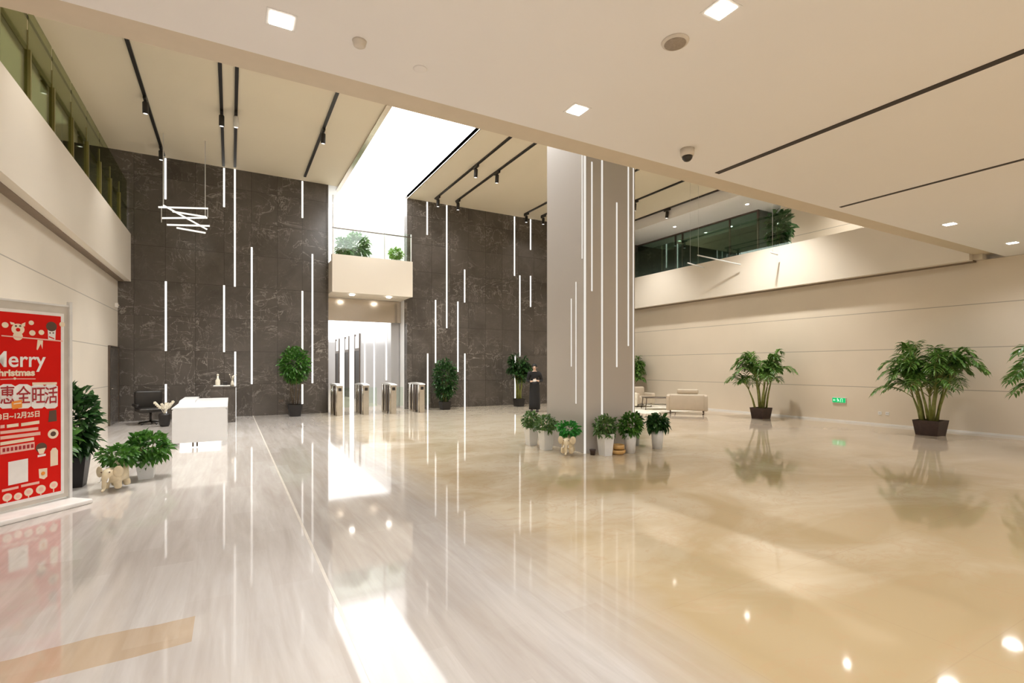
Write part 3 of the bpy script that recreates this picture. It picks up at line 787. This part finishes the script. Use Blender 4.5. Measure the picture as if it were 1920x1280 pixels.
def bushy(loc, pot, pr, ph, cz, rad, nleaf, size, label, lf, seed, name='potted_plant', width=.45, stems=6, round_pot=False, shell=0.5, dz=0.1, offx=0.0, offy=0.0):
    random.seed(seed)
    t = thing(name, label, 'plant', loc, 0)
    p = MB()
    if round_pot: p.lathe([(pr*.78, 0), (pr*.95, ph*.7), (pr, ph), (pr*.9, ph), (pr*.88, ph*.9)], 22)
    else: square_pot(p, pr*1.4, pr*1.9, ph)
    p.build('pot', pot, t)
    MB().lathe([(pr*.86, ph-.06), (pr*.86, ph-.025)], 16).build('soil', 'soil', t)
    st = MB(); fo = MB(); ctr = Vector((offx, offy, cz))
    for i in range(stems):
        a = 2*PI*i/stems + random.uniform(-.4, .4); k = random.uniform(.2, .75)
        e = ctr + Vector((rad[0]*k*math.cos(a), rad[1]*k*math.sin(a), rad[2]*random.uniform(-.1, .7)))
        st.tube([(math.cos(a)*pr*.3, math.sin(a)*pr*.3, ph-.05), Vector((math.cos(a)*pr*.4, math.sin(a)*pr*.4, ph)).lerp(e, .5), e], [.012, .009, .005], 5)
    st.build('stems', 'stem' if stems < 5 else 'cane', t)
    for i in range(nleaf):
        v = Vector((random.gauss(0, 1), random.gauss(0, 1), random.gauss(0, 1))).normalized()
        k = (shell + (1-shell)*random.random())
        p0 = ctr + Vector((v.x*rad[0]*k, v.y*rad[1]*k, v.z*rad[2]*k))
        if p0.z < .04: p0.z = .04 + random.random()*.05
        d = (v + Vector((random.uniform(-.6, .6), random.uniform(-.6, .6), random.uniform(-.5, .5) + dz))).normalized()
        leaf(fo, p0 - d*size*.4, d, size*random.uniform(.7, 1.2), size*width, random.uniform(.1, .5), .2, random.uniform(-1, 1))
    fo.build('foliage', lf, t)
    return t

bushy((1.80, 17.6, 0), 'pot_black', .22, .38, 1.66, (.50, .45, .62), 1500, .12, 'round headed green ficus in a black square pot before the left stone wall', 'leaf_mid', 5, stems=4)
bushy((6.95, 17.55, 0), 'pot_black', .20, .30, 1.15, (.50, .42, .82), 1500, .13, 'dark green bush in a black pot before the right stone wall', 'leaf_dark', 6, stems=7)
# plants round the column
bushy((5.36, 8.78, 0), 'pot_white', .12, .36, .50, (.20, .22, .20), 380, .09, 'leafy plant in a white pot, leftmost beside the column', 'leaf_grey', 11)
bushy((5.30, 8.14, 0), 'pot_white', .125, .38, .50, (.23, .25, .18), 420, .08, 'spreading plant in a white faceted pot, second from the left beside the column', 'leaf_grey', 12)
bushy((5.90, 7.10, 0), 'pot_white', .12, .39, .52, (.27, .19, .22), 400, .09, 'ferny plant in a tapered white pot before the front face of the column', 'leaf_grey', 13)
bushy((6.47, 7.08, 0), 'pot_white', .115, .37, .52, (.24, .19, .26), 420, .10, 'green plant in a white pot right of the wooden bowls', 'leaf_mid', 14, round_pot=True)
bushy((7.16, 7.72, 0), 'pot_grey', .12, .33, .50, (.17, .16, .18), 260, .13, 'dark leaved plant in a grey pot at the right corner of the column', 'leaf_dark', 15, round_pot=True)
bushy((7.27, 7.19, 0), 'pot_white', .12, .36, .52, (.25, .17, .16), 240, .16, 'broad dark leaved plant in a white round pot, rightmost beside the column', 'leaf_dark', 16, round_pot=True)

def elephant(loc, rz, label, leaf_mat, seed, s=1.0):
    t = thing('elephant_planter', label, 'planter', loc, rz)
    V = [(0, 0, .20), (0, .10, .21), (0, -.10, .21), (0, -.17, .26), (0, -.23, .25), (0, -.27, .16), (0, -.28, .07), (0, -.33, .05)]
    R = [(.10, .09), .085, .085, .075, .055, .028, .020, .015]
    E = [(0, 1), (0, 2), (2, 3), (3, 4), (4, 5), (5, 6), (6, 7)]
    for sx, sy in ((-1, -1), (1, -1), (-1, 1), (1, 1)):
        n = len(V); V += [(sx*.065, sy*.10, .13), (sx*.075, sy*.11, .03)]; R += [.045, .042]
        E += [(2 if sy < 0 else 1, n), (n, n+1)]
    V = [(a*s, b*s, c*s) for a, b, c in V]; R = [(r[0]*s, r[1]*s) if isinstance(r, tuple) else r*s for r in R]
    skin('body', 'elephant', V, E, R, t)
    for sg in (-1, 1):
        MB().ball((sg*.105*s, -.17*s, .27*s), (.055*s, .014*s, .07*s), 12, 8, Matrix.Rotation(sg*.5, 4, 'Z')).build('ear', 'elephant', t)
    for sg in (-1, 1):
        MB().tube([(sg*.035*s, -.25*s, .20*s), (sg*.045*s, -.29*s, .16*s), (sg*.045*s, -.32*s, .17*s)], [.009*s, .007*s, .003*s], 6).build('tusk', 'white', t)
        MB().ball((sg*.045*s, -.245*s, .275*s), .009*s, 8, 6).build('eye', 'pdark', t)
    MB().lathe([(.06*s, .26*s), (.075*s, .34*s), (.078*s, .36*s), (.065*s, .36*s), (.062*s, .33*s)], 18, (0, .03*s, 0)).build('bowl', 'elephant', t)
    random.seed(seed); fo = MB()
    for i in range(260):
        v = Vector((random.gauss(0, 1), random.gauss(0, 1), random.gauss(0, 1))).normalized()
        k = random.uniform(.4, 1)
        p0 = Vector((v.x*.21*k, .03*s + v.y*.19*k, .45*s + v.z*.12*k))
        leaf(fo, p0, v + Vector((0, 0, .2)), .075, .05, .4, .2, random.uniform(-1, 1))
    fo.build('foliage', leaf_mat, t)
    return t
elephant((5.36, 7.50, 0), -.75, 'cream elephant planter with bright green leaves beside the column corner', 'leaf_bright', 31, 1.05)
elephant((-1.30, 8.22, 0), -.3, 'cream elephant planter with green leaves right of the red poster stand', 'leaf_mid', 32, 1.0)
t = thing('wooden_bowl', 'honey coloured wooden bowl on the floor before the column, under a smaller bowl', 'bowl', (6.18, 7.10, 0))
MB().lathe([(.10, 0), (.145, .03), (.15, .08), (.135, .085), (.12, .06)], 24).build('body', 'wood', t)
t = thing('wooden_bowl', 'smaller honey coloured wooden bowl stacked on the larger one before the column', 'bowl', (6.20, 7.10, .085))
MB().lathe([(.09, 0), (.11, .02), (.115, .085), (.10, .09), (.09, .07)], 24).build('body', 'wood', t)
t = thing('flower_pot', 'tiny dark pot at the foot of the column corner', 'pot', (5.72, 7.24, 0))
MB().lathe([(.04, 0), (.055, .08), (.06, .1), (.05, .1)], 16).build('body', 'pot_brown', t)

# plants by the poster stand
bushy((-1.93, 8.05, 0), 'pot_white', .15, .42, .70, (.26, .24, .30), 420, .15, 'broad leaved plant in a white tapered pot half behind the red poster', 'leaf_mid', 51)
bushy((-1.84, 8.72, 0), 'pot_black', .17, .40, .86, (.31, .29, .52), 760, .17, 'tall dark glossy plant in a black pot beside the red poster', 'leaf_dark', 52, width=.36)
bushy((-1.06, 8.86, 0), 'pot_white', .12, .26, .44, (.32, .27, .25), 420, .13, 'trailing green plant in a small cream pot, rightmost beside the red poster', 'leaf_mid', 53)

# atrium plants upstairs
bushy((5.30, 18.25, 5.2), 'pot_white', .16, .30, .55, (.30, .26, .24), 500, .09, 'lime green round shrub in a white pot behind the balcony glass', 'leaf_lime', 61)
bushy((4.15, 19.4, 5.2), 'pot_white', .20, .35, .95, (.50, .45, .55), 520, .20, 'pale leafy plant behind the middle of the balcony glass', 'leaf_grey', 62)
bushy((3.55, 18.7, 5.2), 'pot_white', .18, .35, .70, (.34, .34, .40), 320, .16, 'green plant behind the left of the balcony glass', 'leaf_mid', 63)
# gallery plant right
bushy((16.0, 10.35, 5.2), 'pot_white', .2, .35, 1.05, (.42, .42, .65), 240, .32, 'big leaved dark green plant on the right gallery behind the glass', 'leaf_dark', 72)

# ------------------------------------------------------------------ turnstiles
def turnstile(x, y, label, flip=1, proto=None):
    if proto: return dup(proto, (x, y, 0), None, label)
    t = thing('turnstile', label, 'turnstile', (x, y, 0), 0, 'turnstiles at the corridor entrance')
    w_ = .09
    MB().box(-w_, w_, -.02, .18, 0, .97).build('front_panel', 'steel', t)
    MB().box(-w_, w_, 1.02, 1.22, 0, .97).build('rear_panel', 'steel', t)
    MB().box(-w_+.03, w_-.03, .18, 1.02, .05, .95).build('core', 'dsteel', t)
    pr = [(-.06, .97), (-.04, 1.0), (.3, 1.03), (.9, 1.03), (1.24, 1.0), (1.26, .97)]
    MB().prism(pr, 'x', -w_-.015, w_+.015).build('top_cover', 'frame', t)
    for yy in (.06, .36, .70, 1.0):
        MB().lathe([(.022, 0), (.022, .97)], 10, (-w_-.012, yy, 0)).build('side_bar', 'steel' if yy != .36 else 'dsteel', t)
    MB().box(w_, w_+.42, .58, .60, .22, .88).build('barrier_wing', 'glass', t)
    MB().box(-.05, .05, -.03, -.02, .80, .90).build('reader_plate', 'black', t)
    return t
ts = turnstile(3.09, 17.0, 'steel turnstile at the left edge of the opening, under the balcony')
for x, y, l in ((3.93, 17.0, 'steel turnstile second from the left, before the corridor'), (4.80, 16.8, 'steel turnstile third from the left, before the corridor'), (5.80, 16.8, 'steel turnstile nearest the right stone wall')):
    turnstile(x, y, l, 1, ts)

# ------------------------------------------------------------------ lounge corner
tag(MB().box(12.2, 15.2, 12.6, 15.45, 0.0, 0.012).build('rug', 'rug'), 'ivory rug under the lounge armchairs', 'rug')
def armchair(loc, rz, label, mat, w=.92, d=.85, h=.62, back=.78, group='lounge armchairs'):
    t = thing('armchair', label, 'armchair', loc, rz, group)
    MB().rbox(-w/2+.12, w/2-.12, -d/2, d/2-.14, .14, .42, .05, 3).build('seat', mat, t)
    MB().rbox(-w/2+.10, w/2-.10, d/2-.22, d/2, .14, back, .06, 3).build('backrest', mat, t)
    for s in (-1, 1):
        MB().rbox(s*(w/2-.07)-.08, s*(w/2-.07)+.08, -d/2+.02, d/2-.04, .12, h, .05, 3).build('armrest', mat, t)
        for q in (-1, 1):
            MB().lathe([(.014, 0.012), (.02, .14)], 8, (s*(w/2-.12), q*(d/2-.12), 0)).build('leg', 'dsteel', t)
    return t
armchair((13.55, 12.05, 0), math.radians(132), 'cream leather lounge armchair, rightmost, seen from behind, beside the bare right wall', 'sofa', 1.30, .95, .64, .68)
MBc = MB().rbox(-.34, .34, -.08, .08, 0, .16, .05, 3)
o = MBc.build('cushion', 'sofa', None, (13.33, 11.82, .685)); o.rotation_euler = (0, 0, math.radians(132))
tag(o, 'cream cushion on top of the rightmost lounge armchair', 'cushion')
armchair((12.95, 14.55, .014), math.radians(75), 'ivory patterned lounge armchair, cut by the right side of the column', 'fabric', .85, .8, .62, .85)
armchair((14.2, 14.95, .014), math.radians(-10), 'peach lounge armchair, farthest, in front of the half hidden palm', 'sofa', .85, .8, .55, .78)
t = thing('coffee_table', 'low dark framed coffee table between the lounge armchairs', 'table', (13.85, 13.65, .022), math.radians(-30))
MB().rbox(-.55, .55, -.32, .32, .42, .45, .01, 2).build('table_top', 'dsteel', t)
for sx in (-1, 1):
    for sy in (-1, 1):
        MB().tube([(sx*.50, sy*.28, .42), (sx*.52, sy*.29, .2), (sx*.55, sy*.31, .0)], [.018, .016, .014], 8).build('leg', 'dsteel', t)
MB().box(-.48, .48, -.26, .26, .16, .175).build('shelf', 'fabric', t)

# ------------------------------------------------------------------ right wall fittings
t = thing('exit_sign', 'glowing green running man exit sign low on the right wall', 'exit sign', (XR, 8.15, .62))
MB().box(-.03, 0, -.19, .19, -.075, .075).build('casing', 'frame', t)
MB().box(-.034, -.03, -.18, .18, -.068, .068).build('face', 'exit', t)
mb = MB()
def eb(a, b, w_):     # bar on the sign face, coordinates (y, z), mirrored so it reads from the hall
    a = Vector((-a[0], a[1])); b = Vector((-b[0], b[1])); d = (b-a); n = Vector((-d.y, d.x)).normalized()*w_/2
    q = [a+n, a-n, b-n, b+n]
    mb.prism([(p.x, p.y) for p in q], 'x', -.038, -.034)
eb((-.03, .02), (-.01, -.01), .022); eb((-.01, -.01), (.015, -.035), .012); eb((-.01, -.01), (-.04, -.035), .012); eb((-.03, .02), (-.055, .005), .010); eb((-.03, .02), (.0, .018), .010)
mb.ball((-.036, .036, .045), (.003, .012, .012), 8, 6)
eb((.05, -.05), (.05, .05), .008); eb((.05, .05), (.10, .05), .008); eb((.10, .05), (.10, -.05), .008)
eb((-.15, 0), (-.09, 0), .012); eb((-.15, 0), (-.125, .025), .010); eb((-.15, 0), (-.125, -.025), .010)
mb.build('pictogram', 'exitw', t)
for y, l in ((7.10, 'left'), (6.92, 'right')):
    t = thing('wall_socket', 'small white wall socket low on the right wall, %s of the pair' % l, 'socket', (XR, y, .33), 0, 'sockets on the right wall')
    MB().box(-.01, 0, -.043, .043, -.043, .043).build('plate', 'white', t)
    MB().box(-.012, -.01, -.02, -.012, -.012, .012).box(-.012, -.01, .012, .02, -.012, .012).build('slots', 'black', t)
t = thing('wall_sensor', 'small white sensor high on the left wall near the dark door', 'sensor', (XL, 18.05, 3.35))
MB().box(0, .06, -.05, .05, -.06, .06).build('body', 'white', t)
MB().ball((.06, 0, 0), .03, 10, 6).build('eye', 'plastic', t)
for x, l in ((1.42, 'left'), (1.50, 'right')):
    tag(MB().box(x-.03, x+.03, YB-.01, YB, .42, .50).build('wall_socket', 'dsteel'), 'small dark socket plate on the stone wall beside the ficus pot, %s of the pair' % l, 'socket')

# ------------------------------------------------------------------ person
def person():
    t = thing('person', 'person standing in long black clothes with dark hair, arms bent, holding a small pale card', 'person', (9.35, 15.1, 0), math.radians(-32))
    # faces local -Y
    V = [(0,0,.93),(0,.01,1.08),(0,.01,1.24),(0,.01,1.37),(0,0,1.45),(0,-.01,1.50),(0,-.02,1.56),(0,-.01,1.63),(0,-.115,1.545),
         (-.17,.01,1.35),(-.23,.03,1.09),(-.12,-.20,1.08),(-.05,-.25,1.10),
         (.17,.01,1.35),(.24,.03,1.09),(.13,-.20,1.10),(.06,-.25,1.12),
         (-.09,0,.86),(-.10,0,.48),(-.10,.02,.09),(-.10,-.12,.035),
         (.09,0,.86),(.10,0,.48),(.10,.02,.09),(.10,-.12,.035)]
    E = [(0,1),(1,2),(2,3),(3,4),(4,5),(5,6),(6,7),(6,8),(3,9),(9,10),(10,11),(11,12),(3,13),(13,14),(14,15),(15,16),(0,17),(17,18),(18,19),(19,20),(0,21),(21,22),(22,23),(23,24)]
    R = [(.14,.11),(.12,.09),(.14,.10),(.13,.08),.052,.055,(.076,.088),(.062,.07),.014,
         .055,.042,.030,.024,.055,.042,.030,.024,.09,.058,.038,.032,.09,.058,.038,.032]
    body = skin('body', 'skin', V, E, R, t)
    # five fingers and a thumb per hand
    for s, hx, hz in ((-1, -.04, 1.105), (1, .05, 1.125)):
        for k in range(4):
            L_ = (.055, .065, .06, .045)[k]; zz = hz + .030 - k*.019
            MB().tube([(hx, -.258, zz), (hx - s*L_*.5, -.285, zz+.004), (hx - s*L_, -.275, zz-.004)], [.0095, .009, .007], 7).build('finger', 'skin', t)
        MB().tube([(hx, -.245, hz+.03), (hx - s*.02, -.26, hz+.055), (hx - s*.035, -.275, hz+.065)], [.011, .010, .008], 7).build('thumb', 'skin', t)
    # clothing: long coat skirt, tunic with sleeves
    CV = [(0,0,.95),(0,.01,1.08),(0,.01,1.24),(0,.01,1.37),(0,0,1.43),(-.18,.01,1.36),(-.24,.03,1.08),(-.135,-.18,1.08),(.18,.01,1.36),(.25,.03,1.08),(.145,-.18,1.10)]
    CE = [(0,1),(1,2),(2,3),(3,4),(3,5),(5,6),(6,7),(3,8),(8,9),(9,10)]
    CR = [(.165,.135),(.145,.115),(.165,.13),(.165,.115),.075,.085,.062,.048,.085,.062,.048]
    skin('tunic', 'dress', CV, CE, CR, t)
    prof = [(.20, .10), (.195, .3), (.185, .6), (.18, .85), (.165, 1.0), (.14, 1.06)]
    MB().lathe(prof, 24, (0, .005, 0), None, 1.0, .78).build('long_skirt', 'dress', t)
    for s in (-1, 1):
        MB().rbox(s*.10-.05, s*.10+.05, -.17, .08, 0, .09, .035, 3).build('shoe', 'leather', t)
        MB().ball((s*.028, -.098, 1.575), (.011, .006, .007), 8, 6).build('eye', 'hair', t)
        MB().ball((s*.080, .0, 1.565), (.010, .018, .028), 8, 6).build('ear', 'skin', t)
    MB().ball((0, -.105, 1.515), (.022, .006, .006), 8, 6).build('mouth', 'pmaroon', t)
    MB().ball((0, .022, 1.612), (.098, .105, .095), 16, 10).ball((0, .075, 1.52), (.075, .05, .09), 12, 8).build('hair', 'hair', t)
    c_ = MB().box(-.05, .06, -.30, -.292, 1.08, 1.16).build('card_sleeve', 'white', None); 
    c_.parent = t; c_.name = 'held_card'
    return t
person()

# ------------------------------------------------------------------ poster stand
ex = Vector((.665, .747, 0)).normalized()
ang = math.atan2(ex.y, ex.x)
RB = Vector((-1.700, 7.67, 0))                   # lower right corner of the poster on the ground
t = thing('poster_stand', 'tall red Christmas poster in a white framed stand at the left edge', 'poster stand', RB, ang)
# local x: 0 at right edge, negative to the left ; local -y faces the viewer
PW = 1.20; Z0, Z1 = .125, 2.215
MB().box(-PW, 0, 0.0, .012, Z0, Z1).build('poster_border', 'pwhite', t)
poster = MB().box(-PW+.035, -.035, -.003, 0, Z0+.035, Z1-.035).build('poster_print', 'red', t)
MB().box(.055, .085, -.01, .035, .05, 2.36).box(-PW-.085, -PW-.055, -.01, .035, .05, 2.36).box(-PW-.055, .055, -.0, .03, 2.30, 2.32).build('frame', 'frame', t)
MB().box(-PW-.055, .055, .014, .022, Z0-.05, 2.30).build('backing_panel', 'backing', t)
MB().rbox(-PW-.2, .10, -.30, .12, 0, .055, .015, 2).build('base_plate', 'pwhite', t)

def px(u, v):            # point of the print for a spot seen at (u, v) in the photograph
    tt = (u-960)/943.0; a = YAW
    D = Vector((math.sin(a)+tt*math.cos(a), math.cos(a)-tt*math.sin(a), 0))
    n = Vector((ex.y, -ex.x, 0)); k = RB.dot(n)/D.dot(n)
    P = D*k
    return (P-RB).dot(ex), H - (v-687)*k/943.0
def poly_on(pts, mat, name, y=-.005, th=.002):
    q = [px(*p) for p in pts]
    MB().prism(q, 'y', y, y+th).build(name, mat, t)
def disc_on(u, v, r, mat, name, y=-.006, sx=1.0):
    x, z = px(u, v)
    MB().prism([(x + r*sx*math.cos(2*PI*k/20), z + r*math.sin(2*PI*k/20)) for k in range(20)], 'y', y, y+.002).build(name, mat, t)
def bar_on(u0, v0, u1, v1, th_px, mat, name, y=-.006):
    poly_on([(u0, v0-th_px/2), (u1, v1-th_px/2), (u1, v1+th_px/2), (u0, v0+th_px/2)], mat, name, y)
def text_on(txt, u, v, size, mat, name, y=-.006, ext=.001, off=0.0, align='CENTER', sx=1.0):
    cu = bpy.data.curves.new('tmp', 'FONT'); cu.body = txt; cu.size = size; cu.extrude = ext; cu.offset = off
    cu.align_x = align; cu.align_y = 'CENTER'
    o = bpy.data.objects.new('tmp', cu); COL.objects.link(o)
    dg = bpy.context.evaluated_depsgraph_get(); dg.update()
    me = bpy.data.meshes.new_from_object(o.evaluated_get(dg))
    bpy.data.objects.remove(o)
    me.materials.clear(); me.materials.append(M[mat])
    r = bpy.data.objects.new(name, me); COL.objects.link(r); r.parent = t
    x, z = px(u, v)
    r.location = (x, y, z); r.rotation_euler = (PI/2, 0, 0); r.scale = (sx, 1, 1)
    return r
# garland line and small figures
bar_on(2, 629, 117, 639.5, 2.2, 'pink', 'garland_line')
for u, v, r in ((9, 609, .03), (58, 605, .025), (60, 624, .03), (77, 623, .028), (116, 608, .03)):
    disc_on(u, v, r, 'cream', 'ornament')
# reindeer head
disc_on(33, 617, .060, 'cream', 'reindeer_head'); disc_on(33, 630, .045, 'cream', 'reindeer_body', -.005)
disc_on(33, 618, .020, 'red', 'reindeer_nose', -.008); disc_on(29, 611, .010, 'pdark', 'reindeer_eye', -.008); disc_on(37, 611, .010, 'pdark', 'reindeer_eye', -.008)
poly_on([(18, 603), (26, 605), (28, 609), (20, 608)], 'cream', 'reindeer_ear'); poly_on([(40, 607), (47, 604), (46, 612), (41, 611)], 'cream', 'reindeer_ear')
# snowman
poly_on([(89, 617), (104, 617), (103, 638), (90, 638)], 'pwhite', 'snowman_body')
disc_on(96, 612, .055, 'pdark', 'snowman_hat'); disc_on(93, 624, .008, 'pdark', 'snowman_eye', -.008); disc_on(99, 624, .008, 'pdark', 'snowman_eye', -.008)
bar_on(91, 631, 101, 635, 2, 'red', 'snowman_scarf', -.008)
poly_on([(70, 637), (80, 638), (79, 654), (76, 644), (70, 656), (68, 655)], 'cream', 'ribbon_bow')
text_on('Merry', 34, 675, .235, 'pwhite', 'lettering', off=.003, sx=.88)
text_on('Christmas', 24, 699, .098, 'cream', 'lettering', off=.004)
bar_on(0, 711, 26, 710, 1.6, 'pink', 'rule_line'); disc_on(27, 709.5, .013, 'cream', 'rule_dot'); bar_on(30, 710, 66, 710, 1.6, 'pink', 'rule_line')
bar_on(60, 719, 106, 718.5, 4.5, 'cream', 'small_text_line')
# large characters with light outline
for ch, u in (('惠', 13), ('全', 43), ('旺', 71), ('活', 95)):
    hw = 15 if u < 60 else 12.5
    poly_on([(u-hw, 724), (u-hw*.5, 720), (u+hw*.5, 720), (u+hw, 724), (u+hw, 761), (u+hw*.6, 765), (u-hw*.6, 766), (u-hw, 762)], 'pwhite', 'lettering_backing', -.0055)
    text_on(ch, u, 743, .205, 'pmaroon', 'lettering', -.0085, .0006, .002, sx=.68)
poly_on([(20, 753), (40, 749), (40, 764), (22, 767)], 'porange', 'gift_box', -.011); bar_on(24, 757, 38, 755, 2, 'cream', 'gift_ribbon', -.0125)
text_on('3日~12月25日', 37, 779, .075, 'cream', 'lettering', off=.002, sx=.85)
for u0, v0, u1, v1, th, mt in ((0, 800, 8, 799, 6, 'pink'), (12, 799, 34, 796, 6, 'cream'), (39, 796, 73, 791, 6, 'cream'), (0, 811, 71, 803, 5.5, 'pink'), (0, 821, 75, 812, 6, 'pink'), (0, 832, 63, 822, 6, 'cream'), (0, 845, 64, 835, 14, 'pink')):
    bar_on(u0, v0, u1, v1, th, mt, 'small_text_line')
for k in range(8):
    u = 4 + k*7.6; v = 844 - k*1.15
    bar_on(u, v, u+4.8, v-.7, 7, 'pmaroon', 'small_text_mark', -.008)
# blank white card where the code square is, pictures of treats
poly_on([(15, 866), (52, 859), (52, 902), (15, 910)], 'pwhite', 'white_card')
poly_on([(92, 770), (105, 768), (106, 789), (90, 791)], 'pdark', 'picture_mug')
disc_on(99, 813, .055, 'cream', 'picture_plate', -.006); disc_on(99, 813, .028, 'pdark', 'picture_plate_centre', -.008)
disc_on(77, 839, .055, 'pdark', 'picture_bowl', -.0055); poly_on([(69, 842), (85, 839), (81, 850), (73, 851)], 'cream', 'picture_bowl_rim', -.007); bar_on(70, 855, 85, 852, 4, 'pwhite', 'picture_saucer')
poly_on([(94, 846), (98, 840), (104, 839), (108, 844), (108, 871), (94, 874)], 'cream', 'picture_drink')
poly_on([(72, 879), (88, 877), (88, 893), (82, 898), (73, 896)], 'cream', 'picture_bread'); disc_on(80, 887, .02, 'porange', 'picture_jam', -.008)
bar_on(3, 920, 34, 913, 4.5, 'pink', 'small_text_line'); bar_on(39, 911, 73, 904, 4.5, 'pink', 'small_text_line')
for u, v, r in ((13, 932, .042), (33, 930, .038), (53, 922, .042), (76, 917, .048), (100, 909, .042)):
    disc_on(u, v, r, 'cream', 'lollipop'); disc_on(u, v, r*.5, 'pink', 'lollipop_centre', -.008)
    x, z = px(u, v); MB().box(x-.005, x+.005, -.005, -.003, max(Z0+.04, z-.10), z-r*.9).build('lollipop_stick', 'cream', t)
